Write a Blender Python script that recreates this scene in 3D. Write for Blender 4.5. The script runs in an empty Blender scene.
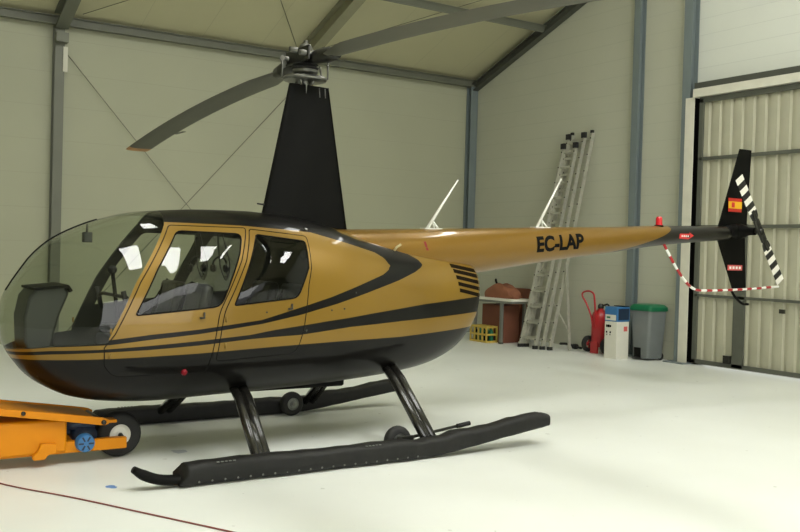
import bpy, bmesh, math, random, bisect
from mathutils import Vector, Matrix
random.seed(7)
SC = bpy.context.scene
COL = SC.collection
PI = math.pi

# ------------------------------------------------------------------ camera, sky, light, exposure
# world: x runs aft along the helicopter, y away from the photographer, z up; rotor mast above (0,0)
CAM_LOC = (-3.638, -7.232, 1.655); YAW, PITCH, ROLL, FOC = .574, -.016, .028, 922.9
R0 = Vector((math.cos(YAW), -math.sin(YAW), 0)); F0 = Vector((math.sin(YAW), math.cos(YAW), 0)); U0 = Vector((0, 0, 1))
CF = F0*math.cos(PITCH)+U0*math.sin(PITCH); CU = U0*math.cos(PITCH)-F0*math.sin(PITCH)
CR = R0*math.cos(ROLL)+CU*math.sin(ROLL); CU2 = CU*math.cos(ROLL)-R0*math.sin(ROLL)
cd = bpy.data.cameras.new('camera'); cam = bpy.data.objects.new('camera', cd); COL.objects.link(cam)
cam.matrix_world = Matrix(((CR.x, CU2.x, -CF.x, CAM_LOC[0]), (CR.y, CU2.y, -CF.y, CAM_LOC[1]), (CR.z, CU2.z, -CF.z, CAM_LOC[2]), (0, 0, 0, 1)))
cd.sensor_width = 36; cd.lens = FOC/800*36; cd.clip_start = .05; cd.clip_end = 300
SC.camera = cam
SC.view_settings.view_transform = 'Standard'; SC.view_settings.look = 'None'
SC.view_settings.exposure = 0.0; SC.view_settings.gamma = 1; SC.view_settings.use_curve_mapping = False
W = bpy.data.worlds.new('sky'); SC.world = W; W.use_nodes = True
W.node_tree.nodes['Background'].inputs[0].default_value = (.92, .94, .90, 1)
W.node_tree.nodes['Background'].inputs[1].default_value = 1.1

def area(name, loc, target, sx, sy, power, color):
    l = bpy.data.lights.new(name, 'AREA'); l.shape = 'RECTANGLE'; l.size = sx; l.size_y = sy; l.energy = power; l.color = color
    o = bpy.data.objects.new(name, l); COL.objects.link(o); o.location = loc
    o.rotation_euler = (Vector(target)-Vector(loc)).to_track_quat('-Z', 'Y').to_euler()
    return o
# daylight entering by the big hangar doorway behind the photographer (the doorway is modelled in the rear walls)
area('doorway_daylight', (-2.0, -15.1, 2.55), (-2, 0, 1.6), 9.8, 4.7, 440, (1, 1, .97))
SKYLIGHT = 24.0      # strength of daylight in the translucent roof panels

# ------------------------------------------------------------------ helpers
def pchip(pts):
    X = [p[0] for p in pts]; Y = [p[1] for p in pts]; n = len(X)
    h = [X[i+1]-X[i] for i in range(n-1)]; s = [(Y[i+1]-Y[i])/h[i] for i in range(n-1)]
    m = [0]*n; m[0] = s[0]; m[-1] = s[-1]
    for i in range(1, n-1):
        if s[i-1]*s[i] > 0:
            w1 = 2*h[i]+h[i-1]; w2 = h[i]+2*h[i-1]; m[i] = (w1+w2)/(w1/s[i-1]+w2/s[i])
    def f(x):
        x = min(max(x, X[0]), X[-1]); i = min(max(bisect.bisect_right(X, x)-1, 0), n-2)
        t = (x-X[i])/h[i]; a = Y[i]; b = Y[i+1]
        return (2*t**3-3*t*t+1)*a+(t**3-2*t*t+t)*h[i]*m[i]+(-2*t**3+3*t*t)*b+(t**3-t*t)*h[i]*m[i+1]
    return f

def nm():
    return bmesh.new()
def obj(name, bm, mat, parent=None, smooth=None, bevel=0, mats=None):
    me = bpy.data.meshes.new(name)
    if smooth is not False:
        ang = math.radians(40 if smooth is None else smooth)
        for f in bm.faces: f.smooth = True
        for e in bm.edges:
            if len(e.link_faces) == 2:
                if e.calc_face_angle(0) > ang: e.smooth = False
            else: e.smooth = False
    bm.normal_update(); bm.to_mesh(me); bm.free()
    for m in (mats or [mat]): me.materials.append(m)
    o = bpy.data.objects.new(name, me); COL.objects.link(o)
    if parent is not None: o.parent = parent
    if bevel:
        b = o.modifiers.new('bevel', 'BEVEL'); b.width = bevel; b.segments = 2; b.limit_method = 'ANGLE'; b.angle_limit = math.radians(40)
    return o
def tag(o, label=None, cat=None, group=None, kind=None):
    if label: o['label'] = label
    if cat: o['category'] = cat
    if group: o['group'] = group
    if kind: o['kind'] = kind
    return o
def thing(name, label, cat, loc=(0, 0, 0), rz=0, group=None):
    o = bpy.data.objects.new(name, None); COL.objects.link(o); o.location = loc; o.rotation_euler = (0, 0, rz)
    o.empty_display_size = .1
    return tag(o, label, cat, group)
def box(bm, c, s, rot=None):
    M = Matrix.Translation(c) @ (rot.to_4x4() if rot else Matrix.Identity(4)) @ Matrix.Diagonal((s[0], s[1], s[2], 1))
    bmesh.ops.create_cube(bm, size=1, matrix=M); return bm
def bxx(bm, x0, x1, y0, y1, z0, z1):
    return box(bm, ((x0+x1)/2, (y0+y1)/2, (z0+z1)/2), (abs(x1-x0), abs(y1-y0), abs(z1-z0)))
def bar(bm, a, b, w, h, up=(0, 0, 1)):
    a = Vector(a); b = Vector(b); d = (b-a); L = d.length; d.normalize()
    s = d.cross(Vector(up)).normalized(); u = s.cross(d)
    rot = Matrix((d, s, u)).transposed()
    return box(bm, (a+b)/2, (L, w, h), rot)
def tube(bm, pts, r, n=10, caps=True, sx=1.0, ref=None):
    pts = [Vector(p) for p in pts]; rings = []
    rs = r if isinstance(r, (list, tuple)) else [r]*len(pts)
    t0 = (pts[1]-pts[0]).normalized()
    u = Vector(ref) if ref else (Vector((0, 0, 1)) if abs(t0.z) < .9 else Vector((1, 0, 0)))
    for i, p in enumerate(pts):
        t = ((pts[min(i+1, len(pts)-1)]-p).normalized()+(p-pts[max(i-1, 0)]).normalized()).normalized()
        u = (u-t*u.dot(t)).normalized(); v = t.cross(u)
        rings.append([bm.verts.new(p+(u*math.cos(2*PI*k/n)+v*math.sin(2*PI*k/n)*sx)*rs[i]) for k in range(n)])
    for a, b in zip(rings, rings[1:]):
        for k in range(n): bm.faces.new((a[k], a[(k+1) % n], b[(k+1) % n], b[k]))
    if caps: bm.faces.new(rings[0][::-1]); bm.faces.new(rings[-1])
    return bm
def cyl(bm, a, b, r, n=20, r2=None):
    return tube(bm, [a, b], [r, r if r2 is None else r2], n)
def lathe(bm, prof, n=24, M=None):
    # prof: (radius, height) pairs round local z
    M = M or Matrix.Identity(4); rings = []
    for r, h in prof:
        if r < 1e-5: rings.append([bm.verts.new(M @ Vector((0, 0, h)))])
        else: rings.append([bm.verts.new(M @ Vector((r*math.cos(2*PI*k/n), r*math.sin(2*PI*k/n), h))) for k in range(n)])
    for a, b in zip(rings, rings[1:]):
        for k in range(n):
            q = [a[k % len(a)], a[(k+1) % len(a)], b[(k+1) % len(b)], b[k % len(b)]]
            q2 = []
            for v in q:
                if v not in q2: q2.append(v)
            if len(q2) > 2: bm.faces.new(q2)
    if prof[0] != prof[-1]:
      for r_ in (rings[0], rings[-1]):
        if len(r_) > 2: bm.faces.new(r_ if r_ is rings[-1] else r_[::-1])
    bmesh.ops.recalc_face_normals(bm, faces=bm.faces)
    return bm
def axis_m(loc, d):
    return Matrix.Translation(loc) @ Vector(d).to_track_quat('Z', 'Y').to_matrix().to_4x4()
def prism(bm, poly, ax, a, b):
    # polygon in the plane normal to axis ax, extruded from a to b
    def P(p, v):
        return Vector((v, p[0], p[1])) if ax == 0 else Vector((p[0], v, p[1])) if ax == 1 else Vector((p[0], p[1], v))
    A = [bm.verts.new(P(p, a)) for p in poly]; B = [bm.verts.new(P(p, b)) for p in poly]
    n = len(poly)
    bm.faces.new(A); bm.faces.new(B[::-1])
    for i in range(n): bm.faces.new((A[i], B[i], B[(i+1) % n], A[(i+1) % n]))
    bmesh.ops.recalc_face_normals(bm, faces=bm.faces)
    return bm
def loft(bm, secs, caps=True):
    R = [[bm.verts.new(p) for p in s] for s in secs]; n = len(R[0])
    for a, b in zip(R, R[1:]):
        for k in range(n): bm.faces.new((a[k], a[(k+1) % n], b[(k+1) % n], b[k]))
    if caps: bm.faces.new(R[0][::-1]); bm.faces.new(R[-1])
    bmesh.ops.recalc_face_normals(bm, faces=bm.faces)
    return bm
def smooth_path(pts, k=6):
    P = [Vector(p) for p in pts]; P = [P[0]*2-P[1]]+P+[P[-1]*2-P[-2]]; out = []
    for i in range(1, len(P)-2):
        for j in range(k):
            t = j/k; a, b, c, d = P[i-1], P[i], P[i+1], P[i+2]
            out.append(.5*((2*b)+(c-a)*t+(2*a-5*b+4*c-d)*t*t+(3*b-a-3*c+d)*t**3))
    return out+[P[-2]]

# ------------------------------------------------------------------ materials
def srgb(r, g, b):
    f = lambda c: c/12.92 if c <= .04045 else ((c+.055)/1.055)**2.4
    return (f(r/255), f(g/255), f(b/255), 1)
def mat(name, col, rough=.5, metal=0.0, coat=0.0, var=0.0, scale=6.0, bump=0.0, bscale=40.0, spec=.5):
    m = bpy.data.materials.new(name); m.use_nodes = True; nt = m.node_tree; b = nt.nodes['Principled BSDF']
    b.inputs['Base Color'].default_value = col; b.inputs['Roughness'].default_value = rough; b.inputs['Metallic'].default_value = metal
    b.inputs['Coat Weight'].default_value = coat; b.inputs['Coat Roughness'].default_value = .04
    b.inputs['Specular IOR Level'].default_value = spec
    tc = nt.nodes.new('ShaderNodeTexCoord')
    if var:
        n = nt.nodes.new('ShaderNodeTexNoise'); n.inputs['Scale'].default_value = scale; n.inputs['Detail'].default_value = 5
        nt.links.new(tc.outputs['Object'], n.inputs['Vector'])
        r = nt.nodes.new('ShaderNodeMapRange'); r.inputs[1].default_value = .3; r.inputs[2].default_value = .7
        r.inputs[3].default_value = 1-var; r.inputs[4].default_value = 1+var
        nt.links.new(n.outputs['Fac'], r.inputs[0])
        h = nt.nodes.new('ShaderNodeMix'); h.data_type = 'RGBA'; h.blend_type = 'MULTIPLY'; h.inputs[0].default_value = 1
        h.inputs[6].default_value = col; nt.links.new(r.outputs[0], h.inputs[7]); nt.links.new(h.outputs[2], b.inputs['Base Color'])
    if bump:
        n = nt.nodes.new('ShaderNodeTexNoise'); n.inputs['Scale'].default_value = bscale; n.inputs['Detail'].default_value = 3
        nt.links.new(tc.outputs['Object'], n.inputs['Vector'])
        bp = nt.nodes.new('ShaderNodeBump'); bp.inputs['Strength'].default_value = bump; bp.inputs['Distance'].default_value = .02
        nt.links.new(n.outputs['Fac'], bp.inputs['Height']); nt.links.new(bp.outputs[0], b.inputs['Normal'])
    return m
def N(nt, t, **k):
    n = nt.nodes.new(t)
    for a, v in k.items(): setattr(n, a, v)
    return n
def math_n(nt, op, a, b=None):
    n = N(nt, 'ShaderNodeMath', operation=op)
    for i, v in enumerate((a, b)):
        if v is None: continue
        if isinstance(v, (int, float)): n.inputs[i].default_value = v
        else: nt.links.new(v, n.inputs[i])
    return n.outputs[0]
def mixc(nt, fac, a, b):
    h = N(nt, 'ShaderNodeMix', data_type='RGBA')
    nt.links.new(fac, h.inputs[0])
    for i, v in ((6, a), (7, b)):
        if isinstance(v, tuple): h.inputs[i].default_value = v
        else: nt.links.new(v, h.inputs[i])
    return h.outputs[2]
def bands(nt, coord, period, width, off=0.0):
    # 1 inside a narrow band repeated every period
    t = math_n(nt, 'FRACT', math_n(nt, 'DIVIDE', math_n(nt, 'ADD', coord, off), period))
    return math_n(nt, 'LESS_THAN', t, width/period)
def glass(name, tint, ior=1.5, rough=0.01):
    m = bpy.data.materials.new(name); m.use_nodes = True; nt = m.node_tree; nt.nodes.remove(nt.nodes['Principled BSDF'])
    o = nt.nodes['Material Output']; tr = N(nt, 'ShaderNodeBsdfTransparent'); tr.inputs[0].default_value = tint
    g = N(nt, 'ShaderNodeBsdfGlossy'); g.inputs['Roughness'].default_value = rough
    lw = N(nt, 'ShaderNodeLayerWeight'); lw.inputs[0].default_value = .5
    f0 = ((ior-1)/(ior+1))**2
    fo = math_n(nt, 'ADD', math_n(nt, 'MULTIPLY', math_n(nt, 'POWER', lw.outputs['Facing'], 5.0), 1-f0), f0)
    mx = N(nt, 'ShaderNodeMixShader'); nt.links.new(fo, mx.inputs[0]); nt.links.new(tr.outputs[0], mx.inputs[1]); nt.links.new(g.outputs[0], mx.inputs[2])
    nt.links.new(mx.outputs[0], o.inputs[0]); return m

GOLD = srgb(125, 96, 25); BLACK = srgb(15, 14, 12)
M = dict(
 black_gloss=mat('black_gloss_paint', srgb(28, 27, 24), .22, coat=.5),
 black_satin=mat('black_satin_paint', srgb(12, 12, 10), .55, var=.15, spec=.1),
 rubber=mat('black_rubber', srgb(30, 30, 29), .75, var=.15, scale=20),
 cover=mat('black_float_fabric', srgb(26, 26, 24), .55, spec=.3, var=.2, scale=9, bump=.5, bscale=7),
 lining=mat('dark_cabin_lining', srgb(30, 31, 27), .8, var=.1),
 leather=mat('black_leather', srgb(36, 36, 33), .45, bump=.2, bscale=25),
 panel=mat('instrument_panel_grey', srgb(48, 50, 46), .6),
 steel=mat('bare_steel', srgb(120, 120, 115), .35, .9, var=.15, scale=30),
 steel_dark=mat('dark_steel', srgb(62, 62, 58), .4, .8, var=.2, scale=30),
 blade=mat('blade_paint', srgb(84, 84, 72), .55, var=.06, scale=3),
 bronze=mat('worn_blade_tip', srgb(176, 128, 78), .5, .2, var=.2, scale=20),
 white_plastic=mat('white_plastic', srgb(225, 225, 215), .4),
 slot=mat('dark_slot', srgb(26, 20, 12), .9, spec=.05),
 red_dark=mat('dark_red_lens', srgb(120, 16, 30), .3, spec=.3),
 cream=mat('cream_fitting', srgb(190, 176, 130), .5),
 red_lens=mat('red_lens', srgb(200, 30, 40), .15, coat=.5),
 red_paint=mat('red_paint', srgb(165, 26, 32), .35, coat=.3, var=.08),
 yellow=mat('orange_yellow_paint', srgb(206, 128, 2), .5, spec=.25, var=.06, scale=4),
 blue=mat('blue_plastic', srgb(52, 108, 158), .4),
 navy=mat('dark_blue_motor', srgb(28, 44, 66), .45),
 column=mat('grey_blue_steel_paint', srgb(108, 118, 118), .45, var=.05, scale=3),
 beam=mat('olive_grey_beam_paint', srgb(104, 106, 92), .5, var=.06, scale=3),
 rafter_dark=mat('dark_and_shaded_steel', srgb(72, 74, 66), .5, var=.06),  # rafter's lack of light is put into the colour; header is dark itself
 rafter_light=mat('olive_rafter_paint', srgb(142, 140, 114), .55, var=.05),
 cable=mat('steel_cable', srgb(110, 110, 96), .5, .3),
 jamb=mat('white_jamb_paint', srgb(205, 203, 186), .6, var=.05),
 doorframe=mat('dark_door_frame', srgb(84, 86, 76), .5, var=.08),
 alu=mat('ladder_aluminium', srgb(176, 175, 160), .42, .35, var=.1, scale=15),
 green=mat('green_plastic', srgb(18, 104, 68), .4),
 bin=mat('grey_bin_plastic', srgb(112, 117, 116), .5, var=.05),
 carton=mat('brown_cardboard', srgb(134, 84, 58), .8, var=.1, scale=5),
 carton_dark=mat('dark_brown_cardboard', srgb(112, 66, 46), .8, var=.1, scale=5),
 white_card=mat('white_carton', srgb(212, 210, 196), .7, var=.03),
 table_white=mat('white_table_top', srgb(214, 212, 198), .5),
 grey_metal=mat('grey_leg_metal', srgb(130, 132, 126), .4, .5),
 crate=mat('yellow_crate_plastic', srgb(186, 160, 70), .5),
 hose=mat('brown_red_hose', srgb(128, 70, 64), .5),
 ink=mat('black_ink', srgb(12, 12, 10), .7, spec=.1),
 flag_red=mat('flag_red', srgb(190, 40, 30), .5), flag_yellow=mat('flag_yellow', srgb(235, 180, 30), .5),
 sticker=mat('pink_red_sticker', srgb(206, 92, 88), .5), sticker_red=mat('red_sticker', srgb(205, 48, 48), .5),
 white_paint=mat('white_paint', srgb(235, 235, 228), .45),
 windscreen=glass('clear_acrylic', (.80, .83, .77, 1)),
 window_glass=glass('door_acrylic', (.78, .81, .75, 1)),
 rear_glass=glass('tinted_acrylic', (.34, .36, .36, 1), 1.55),
)

# livery of the fuselage: gold and black fields parted by curves z(x)
def curve_node(nt, xin, pts):
    n = N(nt, 'ShaderNodeFloatCurve'); c = n.mapping.curves[0]
    P = [((x+2.5)/4.5, min(z/2.5, 1.0)) for x, z in pts]
    if P[0][0] > 0: P = [(0, P[0][1])]+P
    if P[-1][0] < 1: P = P+[(1, P[-1][1])]
    c.points[0].location = P[0]; c.points[1].location = P[-1]
    for p in P[1:-1]: c.points.new(p[0], p[1])
    for p in c.points: p.handle_type = 'VECTOR'
    n.mapping.update(); nt.links.new(xin, n.inputs['Value'])
    return n.outputs[0]
C1 = [(-1.32, 1.828), (-.74, 1.823), (-.21, 1.798), (-.11, 1.79), (.257, 1.704), (.519, 1.64), (.605, 1.59), (.64, 1.527)]
C2 = [(-2.401, .895), (-2.157, .922), (-1.779, .957), (-1.508, .994), (-1.139, 1.028), (-.64, 1.091), (-.313, 1.183), (-.018, 1.267), (.342, 1.387), (.54, 1.452), (.61, 1.49), (.64, 1.527)]
C3 = [(-2.391, .866), (-2.155, .901), (-1.778, .921), (-1.507, .957), (-1.138, .994), (-.64, 1.06), (-.313, 1.125), (.028, 1.21), (.421, 1.322), (.718, 1.405), (.93, 1.475), (1.02, 1.515), (1.055, 1.54)]
C0 = [(.05, 2.5), (.2, 1.90), (.229, 1.80), (.402, 1.745), (.58, 1.712), (.798, 1.665), (.95, 1.63), (1.03, 1.585), (1.055, 1.54), (1.1, 1.0)]
C4 = [(-2.42, .846), (-2.378, .85), (-2.154, .875), (-1.842, .887), (-1.505, .913), (-1.136, .942), (-.737, .977), (-.528, 1.011), (-.31, 1.038), (-.08, 1.068), (.156, 1.095), (.415, 1.128), (1.0, 1.193), (1.86, 1.255)]
C5 = [(-2.42, .824), (-2.368, .826), (-2.151, .849), (-1.84, .865), (-1.503, .883), (-1.135, .908), (-.736, .944), (-.525, .956), (-.308, .966), (.158, 1.018), (.698, 1.05), (1.73, 1.10), (1.86, 1.105)]
C6 = [(-2.42, .79), (-2.289, .802), (-1.995, .812), (-1.758, .82), (-1.414, .836), (-1.13, .847), (-.73, .868), (-.302, .889), (.165, .906), (.709, .915), (1.75, .965)]
def livery():
    m = bpy.data.materials.new('gold_and_black_livery'); m.use_nodes = True; nt = m.node_tree; b = nt.nodes['Principled BSDF']
    tc = N(nt, 'ShaderNodeTexCoord'); s = N(nt, 'ShaderNodeSeparateXYZ'); nt.links.new(tc.outputs['Object'], s.inputs[0])
    xn = math_n(nt, 'DIVIDE', math_n(nt, 'ADD', s.outputs[0], 2.5), 4.5); zn = math_n(nt, 'DIVIDE', s.outputs[2], 2.5)
    c = [curve_node(nt, xn, p) for p in (C0, C1, C2, C3, C4, C5, C6)]
    gt = lambda a, q: math_n(nt, 'GREATER_THAN', a, q)
    AND = lambda a, q: math_n(nt, 'MULTIPLY', a, q)
    inner = AND(gt(zn, c[2]), gt(c[1], zn))
    blk = AND(AND(gt(zn, c[3]), gt(c[0], zn)), math_n(nt, 'SUBTRACT', 1.0, inner))
    sw = AND(gt(zn, c[5]), gt(c[4], zn)); belly = gt(c[6], zn)
    f = math_n(nt, 'MAXIMUM', math_n(nt, 'MAXIMUM', blk, sw), belly)
    n = N(nt, 'ShaderNodeTexNoise'); n.inputs['Scale'].default_value = 2.5; nt.links.new(tc.outputs['Object'], n.inputs['Vector'])
    g = mixc(nt, n.outputs['Fac'], tuple(v*.94 for v in GOLD[:3])+(1,), tuple(v*1.06 for v in GOLD[:3])+(1,))
    nt.links.new(mixc(nt, f, g, BLACK), b.inputs['Base Color'])
    nt.links.new(math_n(nt, 'MULTIPLY', math_n(nt, 'SUBTRACT', 1.0, f), .25), b.inputs['Metallic'])
    b.inputs['Roughness'].default_value = .36; nt.links.new(math_n(nt, 'SUBTRACT', .35, math_n(nt, 'MULTIPLY', f, .25)), b.inputs['Specular IOR Level']); nt.links.new(math_n(nt, 'SUBTRACT', .35, math_n(nt, 'MULTIPLY', f, .1)), b.inputs['Coat Weight']); b.inputs['Coat Roughness'].default_value = .05
    return m
M['livery'] = livery()
def boom_paint():
    m = bpy.data.materials.new('gold_boom_black_end'); m.use_nodes = True; nt = m.node_tree; b = nt.nodes['Principled BSDF']
    tc = N(nt, 'ShaderNodeTexCoord'); s = N(nt, 'ShaderNodeSeparateXYZ'); nt.links.new(tc.outputs['Object'], s.inputs[0])
    # black field ends in a slanted curve: x = 4.63 - k*(2.0-z)^1.5
    d = math_n(nt, 'MAXIMUM', math_n(nt, 'SUBTRACT', 2.0, s.outputs[2]), 0.0)
    lim = math_n(nt, 'SUBTRACT', 4.64, math_n(nt, 'MULTIPLY', math_n(nt, 'POWER', d, 1.5), 5.8))
    f = math_n(nt, 'GREATER_THAN', s.outputs[0], lim)
    nt.links.new(mixc(nt, f, srgb(120, 88, 22), BLACK), b.inputs['Base Color'])
    nt.links.new(math_n(nt, 'MULTIPLY', math_n(nt, 'SUBTRACT', 1.0, f), .25), b.inputs['Metallic'])
    b.inputs['Roughness'].default_value = .3; b.inputs['Specular IOR Level'].default_value = .3; b.inputs['Coat Weight'].default_value = .5; b.inputs['Coat Roughness'].default_value = .05
    return m
M['boom'] = boom_paint()
def stripes(name, axis, period, a, b, rough=.5, off=0.0, start=-9.0):
    m = bpy.data.materials.new(name); m.use_nodes = True; nt = m.node_tree; p = nt.nodes['Principled BSDF']
    tc = N(nt, 'ShaderNodeTexCoord'); s = N(nt, 'ShaderNodeSeparateXYZ'); nt.links.new(tc.outputs['Object'], s.inputs[0])
    f = math_n(nt, 'MULTIPLY', bands(nt, s.outputs[axis], period, period/2, off), math_n(nt, 'GREATER_THAN', s.outputs[axis], start))
    nt.links.new(mixc(nt, f, b, a), p.inputs['Base Color']); p.inputs['Roughness'].default_value = rough
    return m

def wall_mat(name, axis, col, period, line=.012, dark=.72, bumpd=.6, rough=.6):
    # sandwich cladding: thin joints every period along an axis
    m = bpy.data.materials.new(name); m.use_nodes = True; nt = m.node_tree; p = nt.nodes['Principled BSDF']
    tc = N(nt, 'ShaderNodeTexCoord'); s = N(nt, 'ShaderNodeSeparateXYZ'); nt.links.new(tc.outputs['Object'], s.inputs[0])
    b = bands(nt, s.outputs[axis], period, line)
    n = N(nt, 'ShaderNodeTexNoise'); n.inputs['Scale'].default_value = .8; n.inputs['Detail'].default_value = 4; nt.links.new(tc.outputs['Object'], n.inputs['Vector'])
    base = mixc(nt, n.outputs['Fac'], tuple(v*.93 for v in col[:3])+(1,), tuple(min(v*1.07, 1) for v in col[:3])+(1,))
    nt.links.new(mixc(nt, b, base, tuple(v*dark for v in col[:3])+(1,)), p.inputs['Base Color'])
    bp = N(nt, 'ShaderNodeBump'); bp.inputs['Strength'].default_value = bumpd; bp.inputs['Distance'].default_value = .01; bp.invert = True
    nt.links.new(b, bp.inputs['Height']); nt.links.new(bp.outputs[0], p.inputs['Normal']); p.inputs['Roughness'].default_value = rough
    return m
def floor_mat():
    m = bpy.data.materials.new('white_epoxy_floor'); m.use_nodes = True; nt = m.node_tree; p = nt.nodes['Principled BSDF']
    tc = N(nt, 'ShaderNodeTexCoord')
    n = N(nt, 'ShaderNodeTexNoise'); n.inputs['Scale'].default_value = .7; n.inputs['Detail'].default_value = 6; nt.links.new(tc.outputs['Object'], n.inputs['Vector'])
    base = mixc(nt, n.outputs['Fac'], srgb(214, 217, 208), srgb(234, 237, 232))
    n2 = N(nt, 'ShaderNodeTexNoise'); n2.inputs['Scale'].default_value = 9; n2.inputs['Detail'].default_value = 2; nt.links.new(tc.outputs['Object'], n2.inputs['Vector'])
    sp = math_n(nt, 'GREATER_THAN', n2.outputs['Fac'], .735)
    base = mixc(nt, math_n(nt, 'MULTIPLY', sp, .35), base, srgb(120, 118, 100))
    # spots of spilt blue paint
    n3 = N(nt, 'ShaderNodeTexNoise'); n3.inputs['Scale'].default_value = 14; nt.links.new(tc.outputs['Object'], n3.inputs['Vector'])
    s = N(nt, 'ShaderNodeSeparateXYZ'); nt.links.new(tc.outputs['Object'], s.inputs[0])
    for (cx, cy, rr, cc, st) in ((-1.85, -.95, .042, srgb(40, 120, 190), .9), (-1.08, -.10, .06, srgb(110, 120, 150), .5)):
        dx = math_n(nt, 'SUBTRACT', s.outputs[0], cx); dy = math_n(nt, 'SUBTRACT', s.outputs[1], cy)
        d = math_n(nt, 'SQRT', math_n(nt, 'ADD', math_n(nt, 'MULTIPLY', dx, dx), math_n(nt, 'MULTIPLY', dy, dy)))
        d = math_n(nt, 'ADD', d, math_n(nt, 'MULTIPLY', math_n(nt, 'SUBTRACT', n3.outputs['Fac'], .5), .08))
        base = mixc(nt, math_n(nt, 'MULTIPLY', math_n(nt, 'LESS_THAN', d, rr), st), base, cc)
    nt.links.new(base, p.inputs['Base Color'])
    r = N(nt, 'ShaderNodeMapRange'); r.inputs[3].default_value = .28; r.inputs[4].default_value = .5; nt.links.new(n.outputs['Fac'], r.inputs[0]); nt.links.new(r.outputs[0], p.inputs['Roughness'])
    p.inputs['Specular IOR Level'].default_value = .4
    return m
def skylight_mat():
    m = bpy.data.materials.new('translucent_roof_panel'); m.use_nodes = True; nt = m.node_tree; p = nt.nodes['Principled BSDF']
    p.inputs['Emission Color'].default_value = (1, 1, .97, 1); p.inputs['Emission Strength'].default_value = SKYLIGHT
    p.inputs['Base Color'].default_value = srgb(225, 225, 215); return m
WALL = srgb(163, 164, 140)
M['wall_left'] = wall_mat('left_wall_cladding', 2, WALL, .55, .010, .92, .25)
M['wall_right'] = wall_mat('gable_wall_cladding', 2, srgb(178, 179, 160), .30, .012, .93, .3)
M['wall_upper'] = wall_mat('lit_upper_cladding', 2, srgb(206, 209, 198), .26, .012, .90, .4)  # same cladding made lighter: the stronger light there is put into the colour
M['wall_plain'] = wall_mat('other_wall_cladding', 2, WALL, .55)
M['roof'] = wall_mat('roof_cladding', 0, srgb(194, 190, 156), 1.1, .012, .85, .3)
M['floor'] = floor_mat(); M['skylight'] = skylight_mat()
M['asphalt'] = mat('outside_concrete', srgb(190, 188, 178), .8, var=.1)
# ------------------------------------------------------------------ the hangar
XG, YL, YR, XB = 8.27, 8.50, -15.5, -12.0      # gable wall, eave wall, opposite eave wall, rear gable
EAVE, SL, YRIDGE = 5.30, .376, -3.5
def roofz(y): return EAVE+SL*(YL-y) if y > YRIDGE else EAVE+SL*(y-YR)
def struct(name, bm, mt, label=None, cat=None, bevel=0, parent=None, smooth=None):
    o = obj(name, bm, mt, parent, bevel=bevel, smooth=smooth)
    if parent is None: tag(o, label, cat, kind='structure')
    return o
# floor and ground outside
struct('floor', bxx(nm(), XB-.2, XG+.0, YR-.2, YL+.2, -.2, 0), M['floor'], 'pale grey glossy painted hangar floor', 'floor')
struct('ground', bxx(nm(), -40, 60, -60, 40, -.32, -.21), M['asphalt'], 'pale ground outside the hangar', 'ground')
struct('door_apron', bxx(nm(), XG, XG+9, -9, 4, -.2, -.005), M['asphalt'], 'bright concrete apron seen under the sliding door', 'apron')
# walls
struct('wall_left', bxx(nm(), XB, XG+.2, YL, YL+.12, 0, EAVE+.05), M['wall_left'], 'long pale panelled eave wall behind the helicopter', 'wall')
DX0, DX1, DZ = -7.0, 5.0, 5.0
bm = nm(); bxx(bm, XB, DX0, YR-.12, YR, 0, EAVE+.05); bxx(bm, DX1, XG+.2, YR-.12, YR, 0, EAVE+.05); bxx(bm, DX0, DX1, YR-.12, YR, DZ, EAVE+.05)
struct('wall_front', bm, M['wall_plain'], 'pale panelled wall with the open hangar doorway behind the viewer', 'wall')
def gable(x0, x1, y0, y1, z0=0, z1=None):
    # polygon in y,z under the roof line
    ys = [y0]+([YRIDGE] if y0 < YRIDGE < y1 else [])+[y1]
    top = [(y, (roofz(y) if z1 is None else z1)) for y in ys]
    return prism(nm(), [(y0, z0), (y1, z0)]+top[::-1], 0, x0, x1)
DY0, DY1, DH = -4.6, 2.52, 4.36                # sliding door opening in the gable wall
struct('wall_right', gable(XG, XG+.12, DY1+.1, YL), M['wall_right'], 'pale panelled gable wall with the leaning ladder', 'wall')
bm = gable(XG, XG+.12, DY0, DY1+.1, DH); b2 = gable(XG, XG+.12, YR, DY0); me = bpy.data.meshes.new('tmp'); b2.to_mesh(me); bm.from_mesh(me); b2.free(); bpy.data.meshes.remove(me)
struct('wall_right_upper', bm, M['wall_upper'], 'panelled wall above and beyond the sliding door, stronger light put into its colour', 'wall')
struct('wall_back', gable(XB-.12, XB, YR, YL), M['wall_plain'], 'pale panelled gable wall at the nose end', 'wall')
# roof, two slopes with translucent panels left open for the skylights
SKY = [(-1.2, -.75, .2, 1.5), (5.62, 5.9, -.6, 3.0), (3.3, 3.9, .4, 1.4), (-3.6, -2.4, -8.5, -3.8), (1.1, 2.2, -8.5, -3.8), (4.4, 5.2, -8.5, -4.2)]
def roof_slab(x0, x1, y0, y1, dz=0, t=.1):
    secs = []
    for x in (x0, x1):
        secs.append([(x, y0, roofz(y0)+dz), (x, y1, roofz(y1)+dz), (x, y1, roofz(y1)+dz+t), (x, y0, roofz(y0)+dz+t)])
    return secs
def merge(bm, secs): loft(bm, secs); return bm
bm = nm()
for lo, hi, holes in ((YRIDGE, YL+.25, [s for s in SKY if s[2] > YRIDGE]), (YR-.25, YRIDGE, [s for s in SKY if s[2] < YRIDGE])):
    xs = sorted(set([XB, XG+.25]+[s[0] for s in holes]+[s[1] for s in holes]))
    for a, b in zip(xs, xs[1:]):
        hs = [s for s in holes if s[0] <= a+1e-6 and s[1] >= b-1e-6]
        segs = [(lo, hi)]
        for s in hs: segs = [(lo, s[2]), (s[3], hi)]
        for p, q in segs: loft(bm, roof_slab(a, b, p, q))
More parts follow.
